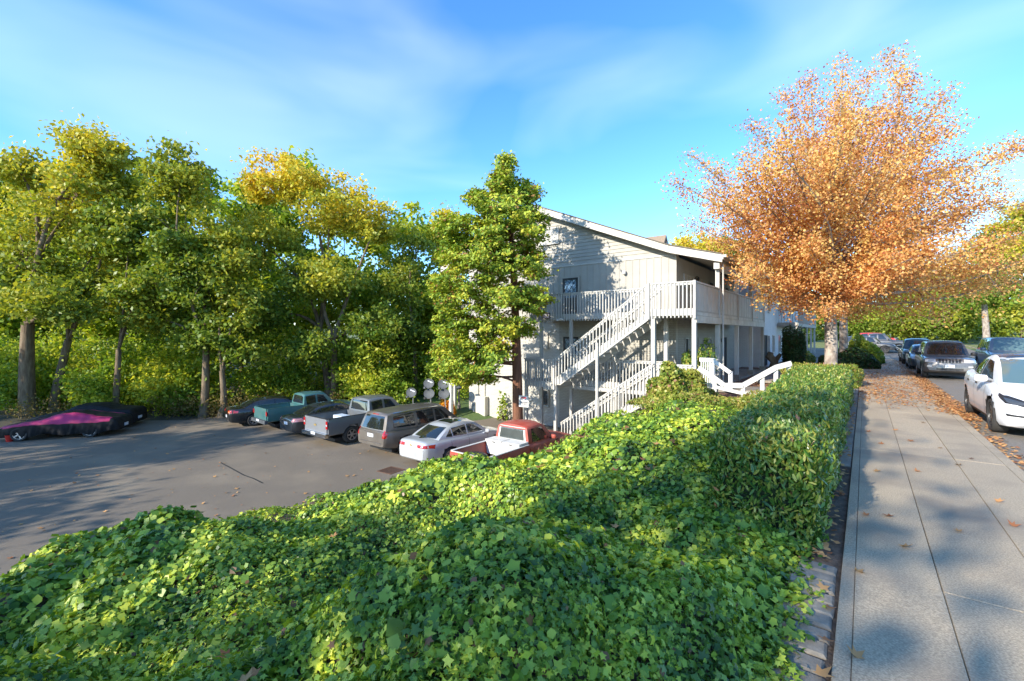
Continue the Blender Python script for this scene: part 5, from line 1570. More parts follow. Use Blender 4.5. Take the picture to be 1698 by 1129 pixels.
def patch(bvh, view, poly, off=0.005, n=10, m=8, maxd=0.22):
    """a sheet laid on the body: poly in (u, z); view 'l','r' (u = s from nose), 'f','b' (u = x), 't' (u = x, z -> y)"""
    if view == 't': pass
    zs = [p[1] for p in poly]; z0, z1 = min(zs), max(zs)
    rows = []
    for j in range(m + 1):
        z = z0 + (z1 - z0) * min(max(j / m, 0.004), 0.996)
        us = []
        for a, b in zip(poly, poly[1:] + poly[:1]):
            if (a[1] - z) * (b[1] - z) <= 0 and abs(a[1] - b[1]) > 1e-9:
                us.append(a[0] + (b[0] - a[0]) * (z - a[1]) / (b[1] - a[1]))
        if not us: continue
        u0, u1 = min(us), max(us)
        rows.append([(u0 + (u1 - u0) * i / n, z) for i in range(n + 1)])
    vs_, ok = [], []
    for row in rows:
        for (u, z) in row:
            if view == 'f': o, d = Vector((u, 5, z)), Vector((0, -1, 0))
            elif view == 'b': o, d = Vector((u, -5, z)), Vector((0, 1, 0))
            elif view == 'r': o, d = Vector((3, u, z)), Vector((-1, 0, 0))
            elif view == 'l': o, d = Vector((-3, u, z)), Vector((1, 0, 0))
            else: o, d = Vector((u, z, 5)), Vector((0, 0, -1))
            h = bvh.ray_cast(o, d)
            ok.append(h[0] is not None)
            if h[0] is None:
                vs_.append(o); continue
            nn = h[1]
            if nn.dot(d) > 0: nn = -nn
            nn = (nn - d * 0.6).normalized()
            vs_.append(h[0] + nn * off)
    fs = []
    k = n + 1
    for j in range(len(rows) - 1):
        for i in range(n):
            q = (j * k + i, j * k + i + 1, (j + 1) * k + i + 1, (j + 1) * k + i)
            ax_ = 1 if view in 'fb' else 0 if view in 'lr' else 2
            if all(ok[a] for a in q) and max(vs_[a][ax_] for a in q) - min(vs_[a][ax_] for a in q) < maxd: fs.append(q if view in ('b', 'r', 't') else q[::-1])
    used = sorted({a for f in fs for a in f}); ix = {a: i for i, a in enumerate(used)}
    vs_ = [vs_[a] for a in used]; fs = [tuple(ix[a] for a in f) for f in fs]
    return [tuple(v) for v in vs_], fs


WHEELS = {}


def wheel_meshes(r, w, rimr, rimm, spokes):
    key = (r, w, rimr, rimm.name, spokes)
    if key in WHEELS: return WHEELS[key]
    h = w / 2
    ty = MB().lathe([(rimr, -h * .85), (rimr + 0.02, -h), (r - 0.03, -h), (r - 0.005, -h * .75), (r, -h * .3), (r, h * .3), (r - 0.005, h * .75), (r - 0.03, h), (rimr + 0.02, h), (rimr, h * .85)], 30, 'x').mesh('tyre', M['tyre'], 40)
    mb = MB()
    mb.lathe([(rimr, -h * .8), (rimr, h * .86), (rimr - 0.022, h * .86), (rimr - 0.03, h * .3), (rimr - .035, -h * .8)], 30, 'x')
    mb.lathe([(0.0, h * .74), (0.05, h * .74), (0.07, h * .62), (0.07, h * .3), (0, h * .3)], 14, 'x')
    for k in range(spokes):
        a = 2 * math.pi * k / spokes
        c, s = math.cos(a), math.sin(a)
        mb.bar((h * .62, 0.045 * c, 0.045 * s), (h * .70, (rimr - .015) * c, (rimr - .015) * s), 0.035 + 0.12 / spokes, 0.03, up=(1, 0, 0))
    rim = mb.mesh('rim', rimm, 40)
    dk = MB().lathe([(0, h * .1), (rimr - 0.03, h * .12), (rimr - .03, 0), (0, 0)], 24, 'x').mesh('brake_disc', M['plastic'], 40)
    WHEELS[key] = (ty, rim, dk)
    return WHEELS[key]


def vehicle(name, label, cat, loc, heading, sp, group=None):
    """heading: direction the nose points, degrees clockwise from +Y"""
    T = empty(name, loc, -math.radians(heading), label, cat, group)
    L_, W_ = sp['L'], sp['W']
    Y = lambda s: L_ / 2 - s
    paint = sp['paint']
    parts = []
    bv, bf = loft_body(sp, 0, sp.get('bed', L_))
    bme = MB().add(bv, bf).mesh('body', paint, None, True)
    cv, cf = loft_cabin(sp)
    r = sp['wr']; arch = sp.get('arch', r + 0.055)
    axles = [sp['fo'], sp['fo'] + sp['wb']]
    tw = sp.get('tw', 0.22)
    cyl = []
    for s in axles:
        if s - arch > sp.get('bed', 99) - 0.3: continue
        cyl += [(Y(s), r, arch, W_ / 2 - tw - 0.1, W_ / 2 + 0.3), (Y(s), r, arch, -W_ / 2 - 0.3, -W_ / 2 + tw + 0.1)]
    bme = wheel_cut(bme, cyl, M['plastic'])
    bme.shade_smooth(); bme.set_sharp_from_angle(angle=R(38))
    body = link('body', bme, T)
    cab = MB().add(cv, cf).build('cabin', sp.get('roofpaint', paint), T, smooth=38, fixn=True)
    both_v = bv + cv; both_f = bf + [tuple(i + len(bv) for i in f) for f in cf]
    if 'bed' in sp:
        # open load bed: floor, two side walls, tailgate
        b0, zt, zf = sp['bed'] + 0.02, sp['bedtop'], sp['bedfloor']
        zb_ = sp['bot'][-1][1]
        mats_ = []
        for sg in (-1, 1):
            mb = MB()
            ys = np.linspace(Y(b0), Y(L_ - 0.06), 20)
            vs_, fs = [], []
            prof = [(-0.10, zf), (0.0, zt), (0.05, zt + 0.015), (0.075, zt - 0.02), (0.10, zt - 0.25), (0.105, zt - 0.36), (0.085, zb_ + 0.05), (0.02, zb_), (-0.10, zb_)]
            prof = [(W_ / 2 - 0.105 + a if True else a, z) for a, z in prof]
            for y in ys:
                for a, z in prof: vs_.append((sg * a, y, z))
            k = len(prof)
            for i in range(len(ys) - 1):
                for j in range(k):
                    fs.append((i * k + j, i * k + (j + 1) % k, (i + 1) * k + (j + 1) % k, (i + 1) * k + j))
            fs.append(tuple(range(k))); fs.append(tuple(range(len(vs_) - 1, len(vs_) - k - 1, -1)))
            wm = MB().add(vs_, fs).mesh('bed_side', paint, None, True)
            s = axles[1]
            wm = wheel_cut(wm, [(Y(s), r, arch, W_ / 2 - tw - 0.1, W_ / 2 + .3) if sg > 0 else (Y(s), r, arch, -W_ / 2 - .3, -W_ / 2 + tw + 0.1)], M['plastic'])
            wm.shade_smooth(); wm.set_sharp_from_angle(angle=R(38))
            link('bed_side', wm, T)
            both_v = both_v + vs_; n0 = len(both_v) - len(vs_); both_f = both_f + [tuple(i + n0 for i in f) for f in fs]
            MB().box(sg * (W_ / 2 - .09) - .045, sg * (W_ / 2 - .09) + .045, Y(L_ - .07), Y(b0), zt + .016, zt + .034).build('bed_rail', sp.get('railm', M['plastic']), T)
        MB().box(-W_ / 2 + .2, W_ / 2 - .2, Y(L_ - .08), Y(b0), zf - .05, zf).build('bed_floor', M['plastic'], T)
        MB().box(-W_ / 2 + .13, W_ / 2 - .13, Y(b0 + .05), Y(b0), zf, zt).build('bed_front', paint, T)
        MB().box(-W_ / 2 + .10, W_ / 2 - .10, Y(L_ - .01), Y(L_ - .07), zb_ + .12, zt + .01).build('tailgate', sp.get('gatem', paint), T)
        MB().box(-W_ / 2 + .12, W_ / 2 - .12, Y(L_ - .005), Y(L_ - .075), zt + .012, zt + .03).build('tailgate_cap', sp.get('railm', M['plastic']), T)
        tg = [(-W_ / 2, Y(L_ - .01), zb_), (W_ / 2, Y(L_ - .01), zb_), (W_ / 2, Y(L_ - .01), zt), (-W_ / 2, Y(L_ - .01), zt)]
        n0 = len(both_v); both_v = both_v + tg; both_f = both_f + [(n0, n0 + 1, n0 + 2, n0 + 3)]
        MB().box(-W_ / 2 + .02, W_ / 2 - .02, Y(L_ + .10), Y(L_ - .05), zb_ - .06, zb_ + .11).build('rear_bumper', sp.get('bumperm', M['chrome']), T)
    bvh = tri_bvh(both_v, both_f)
    for wn in sp.get('glass', []):
        view, poly = wn[0], wn[1]
        gmat = wn[2] if len(wn) > 2 else sp.get('glassm', M['carglass'])
        nm = {'f': 'windscreen', 'b': 'rear_window'}.get(view, 'side_window')
        if view == 's':
            for v in 'lr':
                pv_, pf = patch(bvh, v, [(Y(s), z) for s, z in poly], 0.006, 14, 10, 0.5)
                MB().add(pv_, pf).build(nm, gmat, T, smooth=60)
        else:
            pv_, pf = patch(bvh, view, poly, 0.007, 18, 12, 0.6)
            MB().add(pv_, pf).build(nm, gmat, T, smooth=60)
    for (nm, view, poly, m_, *rest) in sp.get('trim', []):
        off = rest[0] if rest else 0.006
        views = 'lr' if view == 's' else [view]
        mir = view in ('F', 'B')
        for v in views:
            for sg in ((1, -1) if mir else (1,)):
                vv = v.lower()
                pp = [(Y(s), z) for s, z in poly] if v in 'lr' else [(sg * a, b) for a, b in poly]
                pv_, pf = patch(bvh, vv, pp, off, 10, 5)
                MB().add(pv_, pf).build(nm, m_, T, smooth=60)
    if sp.get('doors'):
        for s in sp['doors'][0]:
            for v in 'lr':
                pv_, pf = patch(bvh, v, [(Y(s - .006), sp['doors'][1]), (Y(s + .006), sp['doors'][1]), (Y(s + .006), sp['doors'][2]), (Y(s - .006), sp['doors'][2])], 0.003, 1, 10)
                MB().add(pv_, pf).build('door_gap', M['plastic'], T)
        for s in sp['doors'][3]:
            for v in 'lr':
                z = sp['doors'][4]
                pv_, pf = patch(bvh, v, [(Y(s), z), (Y(s + .2), z), (Y(s + .2), z + .035), (Y(s), z + .035)], 0.02, 4, 2)
                MB().add(pv_, pf).build('door_handle', sp.get('handlem', paint), T)
    ty, rim, dk = wheel_meshes(r, tw, sp.get('rimr', r * 0.68), sp.get('rimm', M['rim']), sp.get('spokes', 5))
    for s in axles:
        for sg in (1, -1):
            w_ = bpy.data.objects.new('wheel', None); COL.objects.link(w_); w_.parent = T
            w_.location = (sg * (W_ / 2 - tw / 2 - 0.025), Y(s), r); w_.rotation_euler = (0, 0, 0 if sg > 0 else math.pi)
            link('tyre', ty, w_); link('rim', rim, w_); link('brake_disc', dk, w_)
    ms = sp.get('mirror')
    if ms:
        for sg in (1, -1):
            x = sg * (sp['cabin']['wb'] / 2 + 0.02)
            MB().add(*_egg((x + sg * 0.11, Y(ms[0]), ms[1]), (0.12, 0.07, 0.08))).build('mirror', sp.get('mirrorm', paint), T, smooth=80)
            MB().box(min(x - sg * .06, x + sg * .05), max(x - sg * .06, x + sg * .05), Y(ms[0]) - .02, Y(ms[0]) + .02, ms[1] - .08, ms[1] - .045).build('mirror_arm', M['plastic'], T)
    MB().box(-W_ / 2 + .25, W_ / 2 - .25, Y(L_ - .5), Y(.5), 0.16, 0.3).build('underbody', M['plastic'], T)
    return T


def _egg(c, r, n=10):
    vs_, fs = [], []
    for i in range(n + 1):
        th = math.pi * i / n
        for k in range(n):
            a = 2 * math.pi * k / n
            sx = math.copysign(abs(math.sin(th)) ** 0.6, 1)
            vs_.append((c[0] + r[0] * sx * math.cos(a), c[1] + r[1] * sx * math.sin(a), c[2] + r[2] * math.copysign(abs(math.cos(th)) ** 0.6, math.cos(th))))
    for i in range(n):
        for k in range(n):
            k2 = (k + 1) % n
            fs.append((i * n + k, (i + 1) * n + k, (i + 1) * n + k2, i * n + k2))
    return vs_, fs


def sedan(paint, L_=4.85, W_=1.84, H=1.46, **kw):
    k = L_ / 4.85
    sp = dict(L=L_, W=W_, H=H, wr=0.33, fo=0.93 * k, wb=2.76 * k, paint=paint, mirror=(1.62 * k, 0.97), spokes=10,
              top=[(0, .58), (.08, .68), (.35, .77), (1.3 * k, .92), (1.7 * k, .97), (3.9 * k, 1.0), (4.3 * k, 1.0), (L_ - .12, .99), (L_ - .03, .93), (L_, .84)],
              bot=[(0, .30), (.1, .22), (.5, .19), (L_ - .5, .21), (L_ - .1, .27), (L_, .36)],
              wid=[(0, W_ * .62), (.06, W_ * .76), (.2, W_ * .9), (.6, W_ * .98), (1.4, W_), (L_ - 1.3, W_), (L_ - .5, W_ * .95), (L_ - .12, W_ * .84), (L_, W_ * .72)],
              cabin=dict(fb=1.35 * k, ft=2.12 * k, rt=3.35 * k, rb=4.25 * k, zb=.93, wb=W_ * .90, wr=W_ * .66, rp=1.15, rooffall=.05, bow=.2),
              glass=[('f', [(-.66, 1.0), (.66, 1.0), (.52, H - .10), (-.52, H - .10)]), ('b', [(-.60, 1.03), (.60, 1.03), (.50, H - .11), (-.50, H - .11)]),
                     ('s', [(1.72 * k, .99), (2.62 * k, 1.0), (2.60 * k, H - .10), (2.27 * k, H - .105)]), ('s', [(2.70 * k, 1.0), (3.42 * k, 1.02), (3.42 * k, H - .13), (3.2 * k, H - .105), (2.68 * k, H - .095)]),
                     ('s', [(3.48 * k, 1.02), (3.82 * k, 1.05), (3.48 * k, H - .16)])],
              doors=([1.55 * k, 2.66 * k, 3.62 * k], .34, .98, [2.35 * k, 3.3 * k], .86),
              trim=[('headlight', 'F', [(.48, .60), (.84, .64), (.84, .76), (.50, .71)], M['lampglass']), ('grille', 'f', [(-.42, .42), (.42, .42), (.45, .66), (-.45, .66)], M['plastic']),
                    ('taillight', 'B', [(.36, .80), (.86, .78), (.84, .93), (.38, .91)], M['tail']), ('licence_plate', 'b', [(-.18, .50), (.18, .50), (.18, .64), (-.18, .64)], M['plate'], .012)])
    sp.update(kw)
    return sp


def pickup(paint, L_=5.8, W_=2.0, H=1.9, ext=True, **kw):
    k = L_ / 5.8; h = H / 1.9
    cab_r = 3.62 * k
    sp = dict(L=L_, W=W_, H=H, wr=0.40 * h, fo=0.97 * k, wb=3.6 * k, paint=paint, mirror=(1.85 * k, 1.30 * h), spokes=6, tw=0.26, arch=0.47 * h, bed=cab_r, bedtop=1.24 * h, bedfloor=.72 * h,
              top=[(0, .95 * h), (.1, 1.06 * h), (.5, 1.12 * h), (1.5 * k, 1.18 * h), (1.8 * k, 1.22 * h), (L_, 1.24 * h)],
              bot=[(0, .45 * h), (.2, .36 * h), (.6, .34 * h), (L_ - .6, .40 * h), (L_, .50 * h)],
              wid=[(0, W_ * .84), (.08, W_ * .92), (.3, W_ * .98), (.7, W_), (L_, W_)],
              cabin=dict(fb=1.55 * k, ft=2.2 * k, rt=cab_r - .12, rb=cab_r - .02, zb=1.16 * h, wb=W_ * .9, wr=W_ * .72, rooffall=.04, bow=.16, rbow=.03, taper=.04),
              glass=[('f', [(-.7, 1.24 * h), (.7, 1.24 * h), (.6, H - .1), (-.6, H - .1)]), ('b', [(-.66 * W_ / 2, 1.32 * h), (.66 * W_ / 2, 1.32 * h), (.6 * W_ / 2, H - .12), (-.6 * W_ / 2, H - .12)]),
                     ('s', [(1.98 * k, 1.25 * h), (2.72 * k, 1.25 * h), (2.72 * k, H - .1), (2.36 * k, H - .11)]), ('s', [(2.84 * k, 1.25 * h), (3.42 * k, 1.25 * h), (3.42 * k, H - .14), (2.84 * k, H - .1)])],
              doors=([1.75 * k, 2.78 * k, cab_r - .06], .5 * h, 1.2 * h, [2.5 * k, 2.86 * k], 1.05 * h),
              trim=[('headlight', 'F', [(.6, .78 * h), (.94, .78 * h), (.92, .98 * h), (.6, .98 * h)], M['lampglass']), ('grille', 'f', [(-.58, .66 * h), (.58, .66 * h), (.58, .98 * h), (-.58, .98 * h)], M['plastic']),
                    ('licence_plate', 'b', [(-.17, .52 * h), (.17, .52 * h), (.17, .64 * h), (-.17, .64 * h)], M['plate'], .125)])
    sp.update(kw)
    return sp


def suv(paint, L_=4.65, W_=1.88, H=1.76, **kw):
    k = L_ / 4.65; h = H / 1.76
    sp = dict(L=L_, W=W_, H=H, wr=.37, fo=.86 * k, wb=2.70 * k, paint=paint, mirror=(1.45 * k, 1.16 * h), spokes=5, arch=.43,
              top=[(0, .80 * h), (.08, .94 * h), (.4, 1.0 * h), (1.2 * k, 1.06 * h), (1.5 * k, 1.10 * h), (L_ - .1, 1.10 * h), (L_, 1.0 * h)],
              bot=[(0, .42), (.15, .33), (.6, .28), (L_ - .5, .31), (L_, .44)],
              wid=[(0, W_ * .80), (.07, W_ * .89), (.25, W_ * .97), (.6, W_), (L_ - .4, W_), (L_ - .06, W_ * .93), (L_, W_ * .88)],
              cabin=dict(fb=1.2 * k, ft=1.78 * k, rt=L_ - .42, rb=L_ - .08, zb=1.03 * h, wb=W_ * .91, wr=W_ * .72, rooffall=.03, bow=.16, rbow=.05, taper=.05),
              glass=[('f', [(-.68, 1.12 * h), (.68, 1.12 * h), (.58, H - .1), (-.58, H - .1)]), ('b', [(-.62, 1.16 * h), (.62, 1.16 * h), (.54, H - .13), (-.54, H - .13)]),
                     ('s', [(1.55 * k, 1.13 * h), (2.3 * k, 1.13 * h), (2.3 * k, H - .1), (1.88 * k, H - .11)]), ('s', [(2.4 * k, 1.13 * h), (3.15 * k, 1.13 * h), (3.15 * k, H - .1), (2.4 * k, H - .1)]),
                     ('s', [(3.28 * k, 1.13 * h), (4.2 * k, 1.14 * h), (4.0 * k, H - .12), (3.28 * k, H - .1)])],
              doors=([1.4 * k, 2.35 * k, 3.25 * k], .42, 1.1 * h, [2.1 * k, 3.0 * k], .98 * h),
              trim=[('headlight', 'F', [(.46, .78 * h), (.83, .80 * h), (.82, .94 * h), (.48, .92 * h)], M['lampglass']), ('grille', 'f', [(-.42, .74 * h), (.42, .74 * h), (.42, .93 * h), (-.42, .93 * h)], M['plastic']),
                    ('taillight', 'B', [(.70, .82 * h), (.88, .82 * h), (.86, 1.06 * h), (.70, 1.06 * h)], M['tail']), ('licence_plate', 'b', [(-.17, .66), (.17, .66), (.17, .80), (-.17, .80)], M['plate'], .012)])
    sp.update(kw)
    return sp


C = {}
C['white'] = carpaint('white_car_paint', (0.80, 0.80, 0.80), 0.0, 0.25, 0.7, 0.02)
C['silver'] = carpaint('silver_car_paint', (0.56, 0.57, 0.59), 0.45, 0.3, 0.7, 0.08)
C['grey'] = carpaint('grey_truck_paint', (0.17, 0.185, 0.20), 0.45, 0.32, 0.6, 0.2)
C['vangrey'] = carpaint('warm_grey_van_paint', (0.165, 0.142, 0.122), 0.5, 0.32, 0.6, 0.3)
C['black'] = carpaint('black_car_paint', (0.008, 0.008, 0.009), 0.0, 0.2, 1.0, 0.05)
C['navy'] = carpaint('blue_black_paint', (0.012, 0.018, 0.026), 0.1, 0.2, 1.0, 0.08)
C['teal'] = carpaint('faded_teal_paint', (0.045, 0.15, 0.15), 0.2, 0.35, 0.6, 0.2)
C['red'] = carpaint('faded_red_paint', (0.36, 0.055, 0.035), 0.0, 0.5, 0.15, 0.25)
C['jeep'] = carpaint('pewter_paint', (0.15, 0.14, 0.135), 0.5, 0.3, 0.7, 0.2)
C['dgreen'] = carpaint('dark_green_paint', (0.015, 0.05, 0.04), 0.2, 0.3, 0.8, 0.1)
C['charcoal'] = carpaint('charcoal_paint', (0.075, 0.08, 0.088), 0.35, 0.3, 0.7, 0.1)
C['blue'] = carpaint('slate_blue_paint', (0.15, 0.18, 0.21), 0.3, 0.3, 0.7, 0.1)
C['farred'] = carpaint('bright_red_paint', (0.5, 0.03, 0.03), 0.0, 0.3, 0.7, 0.05)
ROADZ = -0.12
gs = 'vehicles parked along the street'
gl = 'vehicles parked nose in beside the building'

# --- white crossover on the street
L_, W_ = 4.75, 1.92
tes = dict(L=L_, W=W_, H=1.62, wr=.36, fo=.88, wb=2.89, paint=C['white'], roofpaint=C['white'], mirror=(1.55, 1.10), spokes=9, rimm=M['darkrim'], arch=.415, rimr=.26, tw=.255, sm=.03,
           top=[(0, .52), (.05, .60), (.25, .74), (.6, .86), (1.0, .95), (1.35, 1.01), (2.2, 1.05), (3.6, 1.10), (4.3, 1.15), (4.6, 1.12), (L_, 1.0)],
           bot=[(0, .34), (.15, .22), (.6, .19), (L_ - .5, .22), (L_, .42)],
           wid=[(0, W_ * .60), (.05, W_ * .74), (.18, W_ * .87), (.45, W_ * .965), (.85, W_ * .99), (1.6, W_ * .98), (3.4, W_), (L_ - .5, W_ * .96), (L_ - .1, W_ * .86), (L_, W_ * .76)],
           cabin=dict(fb=1.05, ft=2.2, rt=3.35, rb=4.5, zb=.99, wb=W_ * .88, wr=W_ * .64, rp=1.3, rooffall=.10, bow=.28, rbow=.08, taper=.10),
           glass=[('f', [(-.70, 1.05), (.70, 1.05), (.56, 1.53), (-.56, 1.53)], M['carglass2']), ('b', [(-.58, 1.22), (.58, 1.22), (.48, 1.5), (-.48, 1.5)]),
                  ('s', [(1.58, 1.08), (2.62, 1.10), (2.60, 1.50), (2.28, 1.48)]), ('s', [(2.68, 1.10), (3.5, 1.13), (3.5, 1.46), (3.15, 1.50), (2.66, 1.505)]), ('s', [(3.55, 1.13), (3.98, 1.18), (3.56, 1.44)]),
                  ('t', [(-.55, L_ / 2 - 2.35), (.55, L_ / 2 - 2.35), (.52, L_ / 2 - 3.4), (-.52, L_ / 2 - 3.4)])],
           doors=([1.5, 2.64, 3.62], .34, 1.06, [2.3, 3.25], .92), handlem=M['plastic'],
           trim=[('headlight', 'F', [(.40, .69), (.56, .645), (.80, .675), (.87, .80), (.83, .86), (.60, .785)], M['plastic'], .006), ('headlight_lens', 'F', [(.48, .70), (.60, .67), (.78, .70), (.81, .79), (.64, .75)], M['darklens'], .011),
                 ('air_intake', 'f', [(-.55, .24), (.55, .24), (.60, .36), (-.60, .36)], M['plastic']), ('fog_recess', 'F', [(.55, .44), (.80, .45), (.82, .50), (.58, .49)], M['plastic']),
                 ('rocker_trim', 's', [(1.25, .20), (3.3, .20), (3.3, .30), (1.25, .30)], M['plastic']), ('taillight', 'B', [(.4, .92), (.82, .96), (.80, 1.06), (.42, 1.0)], M['tail'])])
vehicle('crossover_car', 'glossy white electric crossover with black wheels parked at the kerb', 'car', (3.08, 15.67, ROADZ), 180, tes, gs)
# seats behind the windscreen read as pale shapes; wipers and emblem stay too small to see

# --- grey off-roader with slotted grille
jp = suv(C['jeep'], 4.6, 1.86, 1.76, glassm=M['carglass'], mirrorm=M['plastic'],
         trim=[('headlight', 'F', [(.47, .80), (.84, .80), (.82, .94), (.47, .95)], M['lampglass']), ('grille_surround', 'f', [(-.42, .77), (.42, .77), (.40, .96), (-.40, .96)], C['jeep'], .02)] +
              [('grille_slot', 'f', [(x - .038, .79), (x + .038, .79), (x + .038, .94), (x - .038, .94)], M['plastic'], .026) for x in (-.33, -.22, -.11, 0, .11, .22, .33)] +
              [('licence_plate', 'f', [(-.16, .56), (.16, .56), (.16, .70), (-.16, .70)], M['plate'], .04), ('fog_lamp', 'F', [(.60, .58), (.76, .58), (.76, .65), (.60, .65)], M['lampglass'], .02), ('lower_intake', 'f', [(-.45, .44), (.45, .44), (.45, .53), (-.45, .53)], M['plastic'], .012),
               ('roof_rack', 's', [(1.9, 1.735), (4.1, 1.735), (4.1, 1.75), (1.9, 1.75)], M['plastic'], .03), ('taillight', 'B', [(.7, .86), (.88, .86), (.86, 1.1), (.7, 1.1)], M['tail'])])
vehicle('offroad_car', 'pewter grey offroader with a seven slot grille parked facing the crossover', 'car', (3.06, 30.9, ROADZ), 180, jp, gs)
vehicle('sedan_car', 'dark sedan squeezed between the grey offroader and the dark pickup', 'car', (2.95, 37.5, ROADZ), 180, sedan(C['charcoal'], 4.6, 1.78, 1.45), gs)
vehicle('pickup_truck', 'dark green pickup at the far end of the kerbside row', 'truck', (2.95, 43.8, ROADZ), 180, pickup(C['dgreen'], 5.3, 1.85, 1.75), gs)
p = P(1668, HY, 25.5)
vehicle('suv_car', 'slate blue car driving up the street past the parked offroader', 'car', (p.x, p.y, ROADZ), 180, suv(C['blue'], 4.9, 1.95, 1.9, glassm=M['carglass2']))
# --- far parked cars, nose towards the street
for (px, py, h, sp, lb) in ((1437, 584.5, 90, suv(C['charcoal'], 4.6, 1.85, 1.68, rimm=M['darkrim']), 'dark grey crossover parked across the end of the sidewalk behind the bright shrub'),
                            (1452, 581.5, 88, pickup(carpaint('slate_truck_paint', (0.06, 0.065, 0.075), .3), 5.6, 1.95, 1.85), 'slate grey pickup parked beyond the dark grey crossover')):
    g0 = G(px, py, 0.05)
    z = -0.085 + float(rise(g0.y))
    g0 = G(px, py, z)
    vehicle(lb.split()[2] + ('_car' if 'crossover' in lb.split()[2] else '_truck'), lb, 'car' if 'crossover' in lb.split()[2] else 'truck', (g0.x, g0.y, z), h, sp, 'cars parked across the end of the street')
p = P(1452, HY, 62)
vehicle('hatchback_car', 'small red car half hidden behind the slate grey pickup', 'car', (p.x, p.y, -0.08 + float(rise(p.y))), 88, suv(C['farred'], 4.2, 1.8, 1.6), 'cars parked across the end of the street')

# --- car park row, noses towards the building
def lotcar(kind, name, label, cat, tail_xy, heading, sp):
    h = math.radians(heading)
    if name != 'pickup_truck' or tail_xy[0] < -15: tail_xy = (tail_xy[0] * .945, tail_xy[1] * .945)
    c = (tail_xy[0] + math.sin(h) * sp['L'] / 2, tail_xy[1] + math.cos(h) * sp['L'] / 2, LOT)
    return vehicle(name, label, cat, c, heading, sp, gl)


bs = sedan(C['black'], 4.85, 1.83, 1.42, spokes=6, trim=[('taillight', 'B', [(.36, .78), (.84, .78), (.82, .92), (.36, .92)], M['tail']), ('turn_lamp', 'B', [(.56, .80), (.68, .80), (.68, .88), (.56, .88)], M['amber'], .012), ('licence_plate', 'b', [(-.18, .50), (.18, .50), (.18, .64), (-.18, .64)], M['plate'], .012), ('headlight', 'F', [(.48, .60), (.84, .64), (.84, .76), (.50, .71)], M['lampglass'])])
lotcar('s', 'sedan_car', 'glossy black sedan with red and amber tail lights at the end of the row', 'car', (-28.75, 10.55), 12, bs)
tp = pickup(C['teal'], 5.1, 1.78, 1.72, bumperm=M['greymetal'], railm=C['teal'], rimr=.22, spokes=5)
tp['trim'] = tp['trim'] + [('taillight', 'B', [(.74, .80), (.89, .80), (.89, 1.02), (.74, 1.02)], M['tail'], .012)]
lotcar('p', 'pickup_truck', 'faded teal pickup with a square cab beside the glossy black sedan', 'truck', (-26.3, 11.3), 3, tp)
ns_ = sedan(C['navy'], 4.75, 1.82, 1.45, trim=[('taillight', 'B', [(.58, .80), (.86, .76), (.84, .95), (.6, .95)], glassmat('clear_tail_lens', (0.45, 0.2, 0.2))), ('chrome_strip', 'b', [(-.45, .80), (.45, .80), (.45, .83), (-.45, .83)], M['chrome'], .01), ('licence_plate', 'b', [(-.18, .62), (.18, .62), (.18, .76), (-.18, .76)], M['plate'], .012), ('headlight', 'F', [(.48, .60), (.84, .64), (.84, .76), (.50, .71)], M['lampglass'])])
lotcar('s', 'sedan_car', 'blue black sedan with pale tail lights squeezed between two pickups', 'car', (-23.35, 11.3), 2, ns_)
sv = pickup(C['grey'], 5.85, 2.03, 1.88, gatem=carpaint('tailgate_silver', (0.30, 0.31, 0.33), 0.5, 0.3, 0.6, 0.15), spokes=6, rimr=.25)
sv['trim'] = sv['trim'] + [('taillight', 'B', [(.86, .82), (1.0, .82), (1.0, 1.16), (.86, 1.16)], M['tail'], .012), ('emblem', 'b', [(-.10, .90), (.0, .87), (.10, .90), (.10, .935), (.0, .965), (-.10, .935)], mat('gold_emblem', (0.6, 0.42, 0.12), 0.35, metallic=0.6), .02), ('turn_lamp', 'B', [(.885, .94), (.975, .94), (.975, 1.02), (.885, 1.02)], M['lampglass'], .02)]
lotcar('p', 'pickup_truck', 'steel grey crew pickup with a silver tailgate and chrome bumper', 'truck', (-20.6, 11.35), 0, sv)
vn = suv(C['vangrey'], 5.1, 1.98, 1.76, spokes=10, rimm=M['darkrim'], sm=.02)
vn['fo'] = .95; vn['wb'] = 3.05
vn['top'] = [(0, .72), (.1, .86), (.5, .96), (1.0, 1.02), (1.3, 1.06), (5.0, 1.08), (5.1, 1.0)]
vn['cabin'] = dict(fb=.85, ft=1.75, rt=4.78, rb=5.02, zb=1.0, wb=1.84, wr=1.48, rooffall=.04, bow=.2, rbow=.05, taper=.05)
vn['glass'] = [('f', [(-.68, 1.1), (.68, 1.1), (.58, 1.66), (-.58, 1.66)]), ('b', [(-.70, 1.10), (.70, 1.10), (.60, 1.62), (-.60, 1.62)]), ('s', [(1.42, 1.1), (2.3, 1.1), (2.3, 1.63), (1.95, 1.62)]), ('s', [(2.42, 1.1), (3.35, 1.1), (3.35, 1.65), (2.42, 1.65)]), ('s', [(3.5, 1.1), (4.62, 1.12), (4.55, 1.6), (3.5, 1.65)])]
vn['doors'] = ([1.45, 2.36, 3.42], .40, 1.08, [2.1, 2.5], .98)
